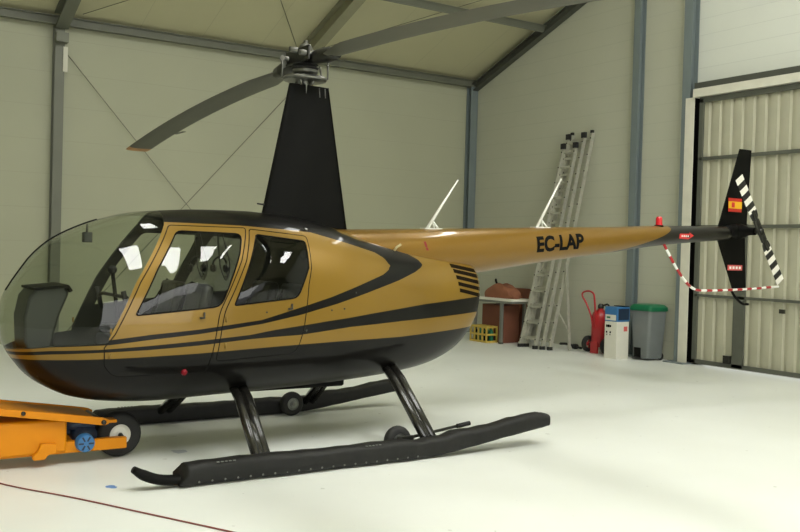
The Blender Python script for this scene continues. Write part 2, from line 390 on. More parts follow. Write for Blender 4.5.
struct('ceiling', bm, M['roof'], 'olive tinted sloping roof underside of the hangar', 'ceiling', smooth=False)
for i, s in enumerate(SKY):
    struct('window_%d' % (i+1), loft(nm(), roof_slab(*s, dz=.03, t=.02)), M['skylight'], 'translucent roof light panel letting daylight in above the helicopter', 'skylight')['group'] = 'translucent roof light panels'
# steel frame
def ibeam(bm, a, b, w, h, up, tf=.014, tw=.010):
    a = Vector(a); b = Vector(b); up = Vector(up); d = (b-a).normalized(); up = (up-d*up.dot(d)).normalized()
    bar(bm, a+up*(h/2-tf/2), b+up*(h/2-tf/2), w, tf, up); bar(bm, a-up*(h/2-tf/2), b-up*(h/2-tf/2), w, tf, up); bar(bm, a, b, tw, h-2*tf, up)
    return bm
def col(x, y, w, h, up, z1, label, mt='column'):
    o = struct('steel_column', ibeam(nm(), (x, y, 0), (x, y, z1), w, h, up), M[mt], label, 'column')
    struct('base_plate', bxx(nm(), x-.2, x+.2, y-.2, y+.2, 0, .02), M[mt], parent=o)
    return o
c1 = col(-.22, 8.40, .15, .18, (0, 1, 0), 5.2, 'grey steel column on the eave wall behind the helicopter nose', 'beam')
struct('pale_strip', bxx(nm(), -.17, -.10, 8.29, 8.305, 4.4, 4.8), M['jamb'], parent=c1)  # pale painted strip on the column flange
struct('bracket', bxx(nm(), -.31, -.12, 8.15, 8.31, 4.85, 5.0), M['beam'], parent=c1)
col(4.12, 8.40, .15, .18, (0, 1, 0), 5.2, 'grey steel column hidden behind the rotor mast fairing', 'beam')
col(8.17, 8.40, .18, .16, (0, 1, 0), 5.15, 'grey steel column in the corner of the hangar')
col(8.19, 3.79, .14, .14, (1, 0, 0), roofz(3.9)-.1, 'blue grey steel column between the ladder and the sliding door')
c = col(8.17, 2.68, .16, .17, (1, 0, 0), roofz(2.79)-.1, 'blue grey steel column at the jamb of the sliding door')
col(8.17, -5.0, .16, .17, (1, 0, 0), roofz(-5.0)-.1, 'blue grey steel column beyond the far side of the sliding door')
struct('trim_1', bxx(nm(), 8.07, 8.085, 2.5, 2.67, 0, 4.2), M['jamb'], 'white flat jamb strip beside the sliding door', 'trim')
struct('eave_beam', ibeam(nm(), (XB, 8.37, 5.22), (XG, 8.37, 5.22), .12, .14, (0, 0, 1)), M['beam'], 'grey eave beam running along the top of the long wall', 'beam')
for (y, lb) in ((6.2, 'grey roof purlin nearest the eave, above the rotor hub'), (2.6, 'grey roof purlin in the middle of the near roof slope'), (-1.0, 'grey roof purlin just short of the ridge')):
    z = roofz(y)-.19
    struct('roof_purlin', ibeam(nm(), (XB, y, z), (XG, y, z), .10, .14, (0, -SL, 1)), M['beam'], lb, 'beam')
for (x, lb) in ((-8.4, 'grey sloping roof rafter far left out of view'), (-4.4, 'grey sloping roof rafter left of the helicopter nose'), (-.21, 'grey sloping roof rafter rising from the column behind the nose'), (4.12, 'grey sloping roof rafter rising behind the rotor hub')):
    struct('roof_rafter', ibeam(nm(), (x, 8.3, roofz(8.3)-.17), (x, YRIDGE, roofz(YRIDGE)-.17), .2, .28, (0, SL, 1)), M['rafter_light' if x > 3 else 'beam'], lb, 'rafter')
struct('roof_rafter', ibeam(nm(), (8.19, 8.4, roofz(8.4)-.215), (8.19, YRIDGE, roofz(YRIDGE)-.215), .14, .15, (0, SL, 1)), M['rafter_dark'], 'grey sloping rafter along the top of the gable wall', 'rafter')
def wire(pts, label, r=.006):
    struct('bracing_cable', tube(nm(), pts, r, 6), M['cable'], label, 'cable')
wire([(-.08, 8.40, 4.7), (4.0, 8.40, .1)], 'thin bracing cable falling right from the column behind the nose')
wire([(4.0, 8.40, 4.62), (-.08, 8.40, .1)], 'thin bracing cable rising right behind the rotor blade')
def rz(x, y): return (x, y, roofz(y)-.07)
wire([rz(.1, 8.2), rz(4.0, 4.4)], 'thin roof bracing cable above the left rotor blade')
wire([rz(3.95, 8.2), rz(.0, 3.0)], 'thin roof bracing cable meeting the rotor hub')
wire([rz(4.3, 8.2), rz(8.0, 4.4)], 'thin roof bracing cable right of the rotor hub')
# sliding door
d = thing('door_1', 'pale corrugated metal sliding door behind the tail rotor', 'sliding door', (XG-.12, 0, 0)); d['kind'] = 'structure'
def corrugated(bm, y0, y1, z0, z1, x=0, p=.2, a=.035):
    prof = []; y = y1
    while y > y0:
        for dy, dx in ((0, 0), (.55, 0), (.65, a), (.9, a)):
            yy = y-dy*p
            if yy >= y0: prof.append((x-a+dx+.0, yy))
        y -= p
    R = [[bm.verts.new((px+dx, py, z)) for px, py in prof] for dx, z in ((0, z0), (0, z1), (.005, z1), (.005, z0))]
    for q in range(4):
        A, B = R[q], R[(q+1) % 4]
        for i in range(len(prof)-1): bm.faces.new((A[i], A[i+1], B[i+1], B[i]))
    bmesh.ops.recalc_face_normals(bm, faces=bm.faces)
    return bm
M['sheet'] = mat('pale_corrugated_sheet', srgb(176, 174, 152), .45, .15, var=.06, scale=2)
obj('corrugated_panel', corrugated(nm(), DY0+.1, 2.36, .07, 4.14), M['sheet'], d, smooth=False)
for nm_, y0, y1, z0, z1 in (('edge_stile', 2.33, 2.40, .04, 4.16), ('edge_stile', DY0+.05, DY0+.13, .04, 4.16), ('bottom_rail', DY0+.05, 2.4, .035, .10),
                            ('top_rail', DY0+.05, 2.4, 4.10, 4.18), ('middle_rail', DY0+.1, 2.38, 3.2, 3.25), ('middle_rail', DY0+.1, 2.38, 2.14, 2.19), ('middle_rail', DY0+.1, 2.38, 1.08, 1.12), ('door_post', 1.47, 1.66, .05, 2.2)):
    obj(nm_, bxx(nm(), -.075, -.035 if nm_ != 'door_post' else -.037, y0, y1, z0, z1), M['doorframe'], d)
obj('door_bolt', bxx(nm(), -.12, -.07, 1.66, 1.78, .10, .22), M['steel_dark'], d)
obj('door_latch', bxx(nm(), -.11, -.075, .78, .86, .92, .98), M['steel_dark'], d)
struct('trim_3', bxx(nm(), XG-.16, XG-.002, DY0, 2.54, 4.33, 4.43), M['rafter_dark'], 'dark header beam above the sliding door', 'trim')
struct('door_track', bxx(nm(), XG-.24, XG-.002, DY0, 2.5, 4.19, 4.32), M['jamb'], 'white sliding door track under the header beam', 'track')
struct('gap_shade_strip', bxx(nm(), XG-.05, XG+.1, 2.40, 2.63, 0, 4.3), M['ink'], 'black strip painting in the shade of the gap along the sliding door edge', 'trim')  # solid black stands in for the shade inside the gap
# ------------------------------------------------------------------ the helicopter
ZT = pchip([(-2.435, 1.09), (-2.42, 1.22), (-2.37, 1.33), (-2.3, 1.44), (-2.23, 1.54), (-2.09, 1.67), (-1.91, 1.77), (-1.73, 1.84), (-1.5, 1.9), (-1.22, 1.93), (-.93, 1.95), (-.58, 1.955), (-.3, 1.94), (0, 1.90), (.2, 1.86), (.5, 1.775), (.9, 1.70), (1.2, 1.655), (1.5, 1.62), (1.75, 1.575), (1.79, 1.54), (1.805, 1.5)])
ZB = pchip([(-2.435, 1.05), (-2.42, .94), (-2.39, .86), (-2.32, .755), (-2.25, .67), (-2.11, .57), (-1.93, .49), (-1.68, .445), (-1.37, .43), (-.96, .445), (-.07, .48), (.52, .515), (1.16, .585), (1.52, .70), (1.69, .83), (1.77, .95), (1.805, 1.06)])
WW = pchip([(-2.435, .02), (-2.42, .11), (-2.39, .175), (-2.32, .27), (-2.2, .37), (-2.0, .475), (-1.8, .545), (-1.5, .61), (-1.2, .637), (-.8, .645), (-.3, .645), (.1, .632), (.5, .585), (.9, .515), (1.2, .45), (1.47, .375), (1.66, .315), (1.76, .275), (1.795, .24), (1.805, .21)])
ZC = pchip([(-2.435, 1.07), (-2.2, 1.03), (-1.5, 1.05), (0, 1.05), (.8, 1.08), (1.5, 1.2), (1.805, 1.27)])
PU = pchip([(-2.435, 2.0), (-1.6, 2.15), (-1.0, 2.4), (.2, 2.4), (1, 2.3), (1.805, 2.4)])
PL = pchip([(-2.435, 2.0), (-1.6, 2.5), (-1.0, 2.7), (.4, 2.7), (1.805, 2.4)])
def fus(x, y, z):
    zc = ZC(x)
    if z >= zc: h = max(ZT(x)-zc, .004); p = PU(x)
    else: h = max(zc-ZB(x), .004); p = PL(x)
    return (abs(y)/WW(x))**p+(abs(z-zc)/h)**p-1
def fus_n(p):
    e = 1e-4; x, y, z = p
    if x > 1.804: return Vector((1, 0, 0))
    g = Vector((fus(x+e, y, z)-fus(x-e, y, z), fus(x, y+e, z)-fus(x, y-e, z), fus(x, y, z+e)-fus(x, y, z-e)))
    return g.normalized() if g.length > 1e-9 else Vector((-1, 0, 0))
def surf_y(x, z):
    zc = ZC(x)
    h, p = (ZT(x)-zc, PU(x)) if z >= zc else (zc-ZB(x), PL(x))
    return WW(x)*max(1-(abs(z-zc)/h)**p, 0)**(1/p)
def ring(x, n, k=1.0):
    zc, zt, zb, w, pu, pl = ZC(x), ZT(x), ZB(x), WW(x), PU(x), PL(x); out = []
    for i in range(n):
        t = 2*PI*i/n; c, s = math.cos(t), math.sin(t); p = pu if s >= 0 else pl
        if abs(c) < 1e-9: c = 0
        if abs(s) < 1e-9: s = 0
        out.append(Vector((x, k*w*math.copysign(abs(c)**(2/p), c) if c else 0, zc+k*((zt-zc) if s > 0 else (zc-zb))*(math.copysign(abs(s)**(2/p), s) if s else 0))))
    return out
H = thing('helicopter', 'gold and black four seat helicopter on skids with drooping rotor blades', 'helicopter')
def rounded(poly, r, k=3):
    out = []; n = len(poly)
    for i in range(n):
        p = Vector(poly[i]); a = Vector(poly[i-1]); b = Vector(poly[(i+1) % n]); q = r[i] if isinstance(r, (list, tuple)) else r
        if q <= 0: out.append(tuple(p)); continue
        u = (a-p).normalized(); v = (b-p).normalized(); s = p+u*q; e = p+v*q
        for j in range(k+1):
            t = j/k; out.append(tuple(s*(1-t)**2+p*2*t*(1-t)+e*t*t))
    return out
FWIN = rounded([(-1.262, 1.763), (-.752, 1.756), (-.80, 1.6), (-.975, 1.20), (-1.61, 1.135), (-1.44, 1.48)], [.04, .05, 0, .06, .02, 0])
RWIN = rounded([(-.628, 1.756), (-.2, 1.715), (-.215, 1.5), (-.33, 1.262), (-.868, 1.205), (-.715, 1.55)], [.02, .03, 0, .05, .02, 0])
FDOOR = rounded([(-1.307, 1.805), (-.70, 1.805), (-.79, 1.55), (-.985, 1.157), (-1.03, .855), (-1.063, .70), (-1.744, .68), (-1.805, .768), (-1.815, .90), (-1.745, 1.0), (-1.57, 1.377)], [.02, .02, 0, .05, 0, .04, .06, 0, 0, 0, 0])
RDOOR = rounded([(-.672, 1.798), (-.173, 1.758), (-.19, 1.5), (-.228, 1.364), (-.274, 1.005), (-.33, .82), (-1.0, .78), (-.97, 1.0), (-.946, 1.157), (-.75, 1.55)], [.02, .03, 0, 0, 0, .06, .04, 0, 0.05, 0])
WSCR = [(-2.6, .855), (-2.393, .868), (-2.155, .904), (-1.79, .935), (-1.785, .97), (-1.60, 1.377), (-1.336, 1.812), (-1.25, 2.1), (-2.6, 2.1)]
def inside(p, poly):
    r = False; n = len(poly); x, y = p; j = n-1
    for i in range(n):
        xi, yi = poly[i]; xj, yj = poly[j]
        if (yi > y) != (yj > y) and x < (xj-xi)*(y-yi)/(yj-yi)+xi: r = not r
        j = i
    return r
def seg_d(p, poly):
    best = 9
    for i in range(len(poly)):
        a = Vector(poly[i-1]); b = Vector(poly[i]); q = Vector(p); t = max(0, min(1, (q-a).dot(b-a)/max((b-a).length_squared, 1e-9)))
        best = min(best, (a+(b-a)*t-q).length)
    return best
xs = [-2.435, -2.4325, -2.428, -2.42, -2.41, -2.395, -2.375, -2.35, -2.32, -2.285]; x = -2.245
while x < 1.71: xs.append(x); x += .045
xs += [1.72, 1.75, 1.77, 1.785, 1.795, 1.802, 1.805]
bm = nm(); NR = 88
RV = [[bm.verts.new(p) for p in ring(x, NR)] for x in xs]
for a, b in zip(RV, RV[1:]):
    for k in range(NR): bm.faces.new((a[k], b[k], b[(k+1) % NR], a[(k+1) % NR]))
bm.faces.new(RV[0]); bm.faces.new(RV[-1][::-1])
bmesh.ops.recalc_face_normals(bm, faces=bm.faces)
for poly in (FWIN, RWIN, FDOOR, RDOOR, WSCR):
    n = len(poly)
    for i in range(n):
        (x0, z0), (x1, z1) = poly[i-1], poly[i]
        if max(abs(x0-x1), abs(z0-z1)) < 1e-4: continue
        lo = Vector((min(x0, x1)-.01, min(z0, z1)-.01)); hi = Vector((max(x0, x1)+.01, max(z0, z1)+.01))
        fs = []
        for f in bm.faces:
            fx = [v.co.x for v in f.verts]; fz = [v.co.z for v in f.verts]
            if max(fx) >= lo.x and min(fx) <= hi.x and max(fz) >= lo.y and min(fz) <= hi.y: fs.append(f)
        geom = fs+list({e for f in fs for e in f.edges})+list({v for f in fs for v in f.verts})
        bmesh.ops.bisect_plane(bm, geom=geom, dist=1e-5, plane_co=(x0, 0, z0), plane_no=Vector((z1-z0, 0, -(x1-x0))).normalized())
REG = {}
for f in bm.faces:
    c = f.calc_center_median(); p = (c.x, c.z); sd = 'P' if c.y < 0 else 'S'
    if inside(p, FWIN): k = 'fwin'+sd
    elif inside(p, RWIN): k = 'rwin'+sd
    elif inside(p, FDOOR): k = 'fdoor'+sd
    elif inside(p, RDOOR): k = 'rdoor'+sd
    elif inside(p, WSCR): k = 'wscr'+sd
    else: k = 'body'
    REG.setdefault(k, []).append([v.co.copy() for v in f.verts])
bm.free()
def sheet(name, faces, mats, parent, thick=.018, bulge=None):
    idx = {}; P = []; NO = []; F = []; MI = []
    def key(p): return (round(p.x, 5), round(p.y, 5), round(p.z, 5))
    for f in faces:
        ids = []
        for p in f:
            k = key(p)
            if k not in idx:
                n = fus_n(p); q = p.copy()
                if bulge: d = seg_d((p.x, p.z), bulge[0]); q += n*bulge[1]*(1-math.exp(-(d/.10)**1.5))
                idx[k] = len(P); P.append(q); NO.append(n)
            i = idx[k]
            if i not in ids: ids.append(i)
        if len(ids) > 2: F.append(ids); MI.append(0)
    if thick:
        n0 = len(P); F0 = list(F)
        ec = {}
        for f in F0:
            for a, b in zip(f, f[1:]+f[:1]): ec.setdefault((min(a, b), max(a, b)), []).append((a, b))
        for i in range(n0): P.append(P[i]-NO[i]*thick); NO.append(-NO[i])
        for f in F0: F.append([i+n0 for i in f[::-1]]); MI.append(1)
        for e, l in ec.items():
            if len(l) == 1:
                a, b = l[0]; q = [P[b], P[a], P[a+n0], P[b+n0]]
                fn = (q[1]-q[0]).cross(q[2]-q[0]); fn = fn.normalized() if fn.length > 1e-12 else NO[a]
                s = len(P); P += [v.copy() for v in q]; NO += [fn]*4; F.append([s, s+1, s+2, s+3]); MI.append(1)
    me = bpy.data.meshes.new(name); me.from_pydata([tuple(p) for p in P], [], F)
    for m in mats: me.materials.append(m)
    for p, i in zip(me.polygons, MI): p.material_index = i; p.use_smooth = True
    if not bulge: me.normals_split_custom_set_from_vertices([tuple(n) for n in NO])
    o = bpy.data.objects.new(name, me); COL.objects.link(o); o.parent = parent; return o
LM = [M['livery'], M['lining']]
sheet('fuselage', REG['body'], LM, H)
for sd, s in (('P', -1), ('S', 1)):
    sheet('windshield', REG['wscr'+sd], [M['windscreen']], H, 0)
    for kind, nm_, poly, win, gl in (('f', 'front_door', FDOOR, FWIN, 'window_glass'), ('r', 'rear_door', RDOOR, RWIN, 'rear_glass')):
        do = sheet(nm_, REG[kind+'door'+sd], LM, H)
        sheet('window_pane', REG[kind+'win'+sd], [M[gl]], do, 0, (win, .032))
        def on(x, z, o=.0015):
            p = Vector((x, s*surf_y(x, z), z)); return p+fus_n(p)*o
        def dense(poly):
            out = []
            for i in range(len(poly)):
                a = Vector(poly[i]); b = Vector(poly[(i+1) % len(poly)]); k = max(1, int((b-a).length/.05))
                out += [a+(b-a)*j/k for j in range(k)]
            return out+[out[0]]
        obj('door_seal', tube(nm(), [on(p.x, p.y, -.001) for p in dense(poly)], .0042, 6), M['black_satin'], do)
        obj('window_seal', tube(nm(), [on(p.x, p.y, .0) for p in dense(win)], .006, 6), M['black_satin'], do)
        hx, hz = (-1.11, 1.135) if kind == 'f' else (-.385, 1.195)
        b = nm(); a0 = on(hx, hz+.02, .006); a1 = on(hx, hz-.02, .012); a2 = on(hx-.035, hz-.022, .012)
        tube(b, [a0, a1, a2], .008, 8); obj('door_handle', b, M['steel_dark'], do)
        for hz_ in ((1.02, .84) if kind == 'f' else (1.1, .9)):
            hx_ = -1.775 if kind == 'f' else -.935
            obj('hinge', tube(nm(), [on(hx_-.0, hz_-.02, .004), on(hx_, hz_+.02, .004)], .007, 8), M['livery'], do)
# centre strip of the windshield, standing proud of the acrylic
cs = []
for x in [q for q in xs if -2.41 < q < -1.75]: cs.append((x, 0, ZT(x)+.001))
obj('windshield_strip', tube(nm(), cs, .006, 8, sx=2), M['black_satin'], H)
b = nm(); prev = None
cmp_ = obj('compass', bxx(nm(), -1.85, -1.785, -.035, .035, 1.655, 1.735), M['panel'], H, bevel=.008)
obj('compass_stem', cyl(nm(), (-1.82, 0, 1.73), (-1.82, 0, ZT(-1.82)-.01), .008, 8), M['panel'], cmp_)
# louvres in the cowling sides, near the tail cone
for s in (-1, 1):
    for i, zz in enumerate((1.535, 1.487, 1.43, 1.37, 1.31)):
        P0 = []; x0 = 1.42+.012*i
        for j in range(9):
            x = x0+(1.79-x0)*j/8; z = zz-.055*j/8
            row = []
            for dz in (.017, -.017):
                y = s*surf_y(x, z+dz); p = Vector((x, y, z+dz)); row.append(p+fus_n(p)*.003)
            P0.append(row)
        bq = nm(); vs = [[bq.verts.new(p) for p in r] for r in P0]
        lo = [[bq.verts.new(p-fus_n(p)*.012) for p in r] for r in P0]
        for a, c_, e, f in zip(vs, vs[1:], lo, lo[1:]):
            bq.faces.new((a[0], c_[0], c_[1], a[1])); bq.faces.new((e[0], e[1], f[1], f[0]))
            bq.faces.new((a[0], e[0], f[0], c_[0])); bq.faces.new((a[1], c_[1], f[1], e[1]))
        bq.faces.new((vs[0][0], vs[0][1], lo[0][1], lo[0][0])); bq.faces.new((vs[-1][0], lo[-1][0], lo[-1][1], vs[-1][1]))
        bmesh.ops.recalc_face_normals(bq, faces=bq.faces)
        obj('cooling_louver', bq, M['slot'], H)
# small fittings on the near side
def fit(x, z, s=-1, o=.0):
    p = Vector((x, s*surf_y(x, z), z)); n = fus_n(p); return p+n*o, n
for s in (-1, 1):
    p, n = fit(-1.235, .707, s); L = lathe(nm(), [(.024, 0), (.024, .010), (.018, .022), (0, .028)], 14, axis_m(p-n*.002, n))
    obj('navigation_light', L, M['red_dark'], H)
    p, n = fit(-.149, 1.81, s); obj('lift_ring', lathe(nm(), [(.016, 0), (.016, .012), (.006, .014), (0, .014)], 12, axis_m(p, n)), M['steel'], H)
p0, n0 = fit(.80, 1.66, -1)
obj('vent_tube', tube(nm(), [p0-n0*.02, p0+Vector((.02, -.01, .03)), p0+Vector((.06, -.015, .055))], .011, 10), M['cream'], H)
for (xx, zz) in ((-.02, 1.16), (.22, 1.30), (-.6, 1.15), (-.25, 1.0), (.1, 1.17)):
    p, n = fit(xx, zz); obj('cowl_fastener', lathe(nm(), [(.008, 0), (.007, .004), (0, .005)], 8, axis_m(p, n)), M['steel_dark'], H)
# cabin
def shrink(x, k, zcut=None): return ring(x, 48, k)
obj('cabin_bulkhead', loft(nm(), [ring(-.10, 48, .955), ring(-.07, 48, .955)]), M['lining'], H)
fl = nm(); fx = [-2.15+.1*i for i in range(21)]
loft(fl, [[(x, -max(surf_y(x, .66)-.03, .02), .66), (x, max(surf_y(x, .66)-.03, .02), .66), (x, max(surf_y(x, .60)-.05, .02), .63), (x, -max(surf_y(x, .60)-.05, .02), .63)] for x in fx])
obj('cabin_floor', fl, M['lining'], H)
pod = prism(nm(), [(-2.27, 1.25), (-2.22, 1.315), (-2.02, 1.335), (-1.985, 1.28), (-2.05, 1.12), (-2.10, .92), (-2.08, .66), (-2.20, .66), (-2.29, .9), (-2.3, 1.1)], 1, -.20, .20)
bmesh.ops.recalc_face_normals(pod, faces=pod.faces)
co = obj('instrument_console', pod, M['panel'], H, bevel=.02)
obj('console_glareshield', prism(nm(), [(-2.24, 1.318), (-2.0, 1.34), (-1.97, 1.30), (-1.985, 1.285), (-2.0, 1.32), (-2.24, 1.30)], 1, -.235, .235), M['black_satin'], co)
for (y, z) in ((-.1, 1.24), (.0, 1.24), (.1, 1.24), (-.1, 1.13), (0, 1.13), (.1, 1.13)):
    xx = -2.01-(1.25-z)*.42
    obj('gauge', lathe(nm(), [(.042, 0), (.042, .012), (.036, .012), (.034, .006), (0, .006)], 16, axis_m((xx-.004, y, z), (1, 0, -.38))), M['ink'], co)
cy = thing_c = obj('cyclic_stick', tube(nm(), [(-1.52, 0, .66), (-1.56, 0, 1.0), (-1.62, 0, 1.44)], .016, 10), M['black_satin'], H)
obj('cyclic_bar', tube(nm(), [(-1.62, -.36, 1.235), (-1.60, -.33, 1.25), (-1.595, 0, 1.25), (-1.60, .33, 1.25), (-1.62, .36, 1.235)], .014, 10), M['black_satin'], cy)
for s in (-1, 1): obj('cyclic_grip', tube(nm(), [(-1.64, s*.37, 1.30), (-1.62, s*.37, 1.22), (-1.60, s*.37, 1.12)], [.02, .021, .018], 10), M['rubber'], cy)
obj('cyclic_knob', lathe(nm(), [(.02, -.03), (.034, -.015), (.036, .01), (.02, .03), (0, .032)], 14, Matrix.Translation((-1.62, 0, 1.45))), M['rubber'], cy)
for (x, y) in ((-1.12, -.3), (-1.12, .3), (-.28, -.3), (-.28, .3)):
    se = obj('seat', bxx(nm(), x-.48, x+.0, y-.22, y+.22, .66, .92), M['lining'], H, bevel=.02)
    obj('seat_cushion', bxx(nm(), x-.46, x+.02, y-.215, y+.215, .92, .99), M['leather'], se, bevel=.03)
    obj('seat_back', box(nm(), (x+.06, y, 1.15), (.09, .43, .42), Matrix.Rotation(.2, 3, 'Y')), M['leather'], se, bevel=.035)
    be = tube(nm(), [(x+.10, y+.14, 1.36), (x+.0, y+.13, 1.2), (x-.06, y+.1, 1.0)], .022, 8, sx=.2)
    obj('seat_belt', be, M['black_satin'], se)
# headliner box over the front seats
obj('overhead_panel', bxx(nm(), -1.0, -.62, -.16, .16, 1.80, 1.87), M['panel'], H, bevel=.015)
# mast fairing: aerofoil sections
def foil(xf, xb, t, z, n=14):
    c = xb-xf; up = []; 
    for i in range(n+1):
        s = (1-math.cos(PI*i/n))/2; y = t*2.6*(.2969*math.sqrt(s)-.126*s-.3516*s*s+.2843*s**3-.1036*s**4)/1.02*1.25
        up.append((xf+c*s, y))
    up[-1] = (xb, t*.10)
    return [Vector((x, y, z)) for x, y in up]+[Vector((x, -y, z)) for x, y in up[:0:-1]]
secs = []
for k in range(9):
    t = k/8; z = 1.80+(3.075-1.80)*t
    secs.append(foil(-.405+.255*t, .455-.225*t, .16-.06*t, z+0))
fa = obj('mast_fairing', loft(nm(), secs), M['black_satin'], H, smooth=50)
for x in (.10, .155): obj('fairing_stud', tube(nm(), [(x, -.085, 3.05), (x+.005, -.088, 2.97)], .005, 6), M['steel'], fa)
obj('pitot_tube', tube(nm(), [(-.33, 0, 2.02), (-.375, 0, 2.02), (-.42, 0, 2.025)], [.012, .008, .006], 8), M['steel_dark'], fa)
obj('mast_tube', cyl(nm(), (0, 0, 3.0), (0, 0, 3.33), .032, 16), M['steel'], H)
sw = obj('swashplate', lathe(nm(), [(.05, 3.105), (.185, 3.11), (.195, 3.125), (.185, 3.14), (.06, 3.15), (.09, 3.16), (.11, 3.18), (.11, 3.205), (.06, 3.215)], 28), M['steel'], H)
obj('swashplate_boot', lathe(nm(), [(.05, 3.205), (.115, 3.212), (.12, 3.222), (.085, 3.235), (.115, 3.25), (.09, 3.262), (.05, 3.265)], 20), M['rubber'], sw)
for a in (0.5, 2.2, 3.8, 5.3): obj('servo_link', cyl(nm(), (.07*math.cos(a), .07*math.sin(a), 3.07), (.09*math.cos(a), .09*math.sin(a), 3.12), .012, 8), M['steel'], sw)
hub = obj('rotor_hub', bxx(nm(), -.055, .055, -.24, .24, 3.28, 3.30), M['steel'], H, bevel=.006)
bq = nm()
for s in (-1, 1): bxx(bq, s*.075-.012, s*.075+.012, -.22, .22, 3.255, 3.385)
obj('hub_plate', bq, M['steel_dark'], hub, bevel=.012)
obj('teeter_bolt', cyl(nm(), (-.15, 0, 3.365), (.15, 0, 3.365), .026, 14), M['steel'], hub)
obj('hub_cap', lathe(nm(), [(.055, 3.31), (.06, 3.40), (.045, 3.425), (.02, 3.43), (.02, 3.46), (0, 3.465)], 16), M['steel'], hub)
for s in (-1, 1):
    obj('coning_bolt', cyl(nm(), (-.14, s*.17, 3.315), (.14, s*.17, 3.315), .026, 12), M['steel'], hub)
    gr = obj('blade_grip', tube(nm(), [(0, s*.12, 3.29), (0, s*.25, 3.285), (0, s*.42, 3.27), (0, s*.56, 3.26)], [.045, .062, .066, .05], 14), M['steel_dark'], hub)
    obj('pitch_horn', bar(nm(), (0, s*.36, 3.27), (-s*.17, s*.10, 3.305), .045, .04), M['steel'], gr)
    obj('pitch_link', cyl(nm(), (-s*.17, s*.10, 3.13), (-s*.17, s*.10, 3.33), .009, 8), M['steel'], gr)
obj('scissor_link', cyl(nm(), (.155, -.03, 3.13), (.13, -.02, 3.25), .01, 8), M['steel'], hub)
for s, lb in ((1, 'left'), (-1, 'right')):
    def bz(r): return 3.262-.0143*r*r
    secs = []; tips = []; ch = .30
    rr = [.5, .62, .8, 1.0]+[1.0+.25*i for i in range(1, 16)]+[4.86]
    def bsec(r, c, t, lead=.28):
        # leading edge faces -x on the +y blade and +x on the -y blade
        out = []
        for i in range(10):
            a = 2*PI*i/10; u = (1-math.cos(a))/2; h = t*math.sin(a)*(1.2-.9*u)
            out.append(Vector((-s*(lead*c)+s*u*c+0, s*r, bz(r)+h-(u-.28)*c*.03)))
        return out
    for r in rr:
        k = min(1, max(0, (r-.5)/.45)); secs.append(bsec(r, .13+(ch-.13)*k, .028-.010*k))
    bl = obj('main_rotor_blade', loft(nm(), secs), M['blade'], H, smooth=50)
    obj('blade_tip', loft(nm(), [bsec(4.86, ch, .018), bsec(4.98, ch, .017), bsec(5.03, ch*.93, .012)]), M['bronze'], bl, smooth=50)
    tb = nm(); box(tb, (s*(.72*ch+.02), s*3.85, bz(3.85)-.012), (.045, .35, .004)); obj('trim_tab', tb, M['blade'], bl)
# tail cone
BC = pchip([(.25, 1.545), (1.78, 1.67), (2.94, 1.779), (3.81, 1.85), (4.44, 1.908), (5.72, 1.985)]); BR = pchip([(.25, .285), (1.78, .225), (2.94, .172), (3.81, .138), (4.44, .114), (5.72, .082)])
tb = tube(nm(), [(x, 0, BC(x)) for x in [.25+.1*i for i in range(55)]+[5.72]], [BR(x) for x in [.25+.1*i for i in range(55)]+[5.72]], 40)
boom = obj('tail_boom', tb, M['boom'], H)
def onboom(x, z, o=.002, s=-1):
    r = BR(x)+o; dz = max(-r*.999, min(r*.999, z-BC(x))); return Vector((x, s*math.sqrt(r*r-dz*dz), z))
# registration, wrapped on the boom
def wrapped_text(name, body, x0, x1, z0, z1, slope, mt, parent, s=-1, off=.0035, bold=.04):
    cu = bpy.data.curves.new('t', 'FONT'); cu.body = body; cu.offset = bold; cu.resolution_u = 4; cu.extrude = 0
    to = bpy.data.objects.new('t', cu); COL.objects.link(to)
    dg = bpy.context.evaluated_depsgraph_get(); me = bpy.data.meshes.new_from_object(to.evaluated_get(dg))
    bpy.data.objects.remove(to); bpy.data.curves.remove(cu)
    b = nm(); b.from_mesh(me); bpy.data.meshes.remove(me)
    xs_ = [v.co.x for v in b.verts]; ys_ = [v.co.y for v in b.verts]; ax, bx, ay, by = min(xs_), max(xs_), min(ys_), max(ys_)
    for i in range(1, 12):
        bmesh.ops.bisect_plane(b, geom=b.verts[:]+b.edges[:]+b.faces[:], plane_co=(0, ay+(by-ay)*i/12, 0), plane_no=(0, 1, 0))
    bmesh.ops.triangulate(b, faces=b.faces[:])
    for v in b.verts:
        u = (v.co.x-ax)/(bx-ax); w = (v.co.y-ay)/(by-ay)
        x = x0+(x1-x0)*u if s < 0 else x1-(x1-x0)*u
        z = z0+(z1-z0)*w+slope*(x-x0); v.co = onboom(x, z, off, s)
    bmesh.ops.recalc_face_normals(b, faces=b.faces)
    return obj(name, b, mt, parent, smooth=False)
for s in (-1, 1): wrapped_text('registration_letters', 'EC-LAP', 2.55, 3.215, 1.678, 1.842, .085, M['ink'], boom, s)
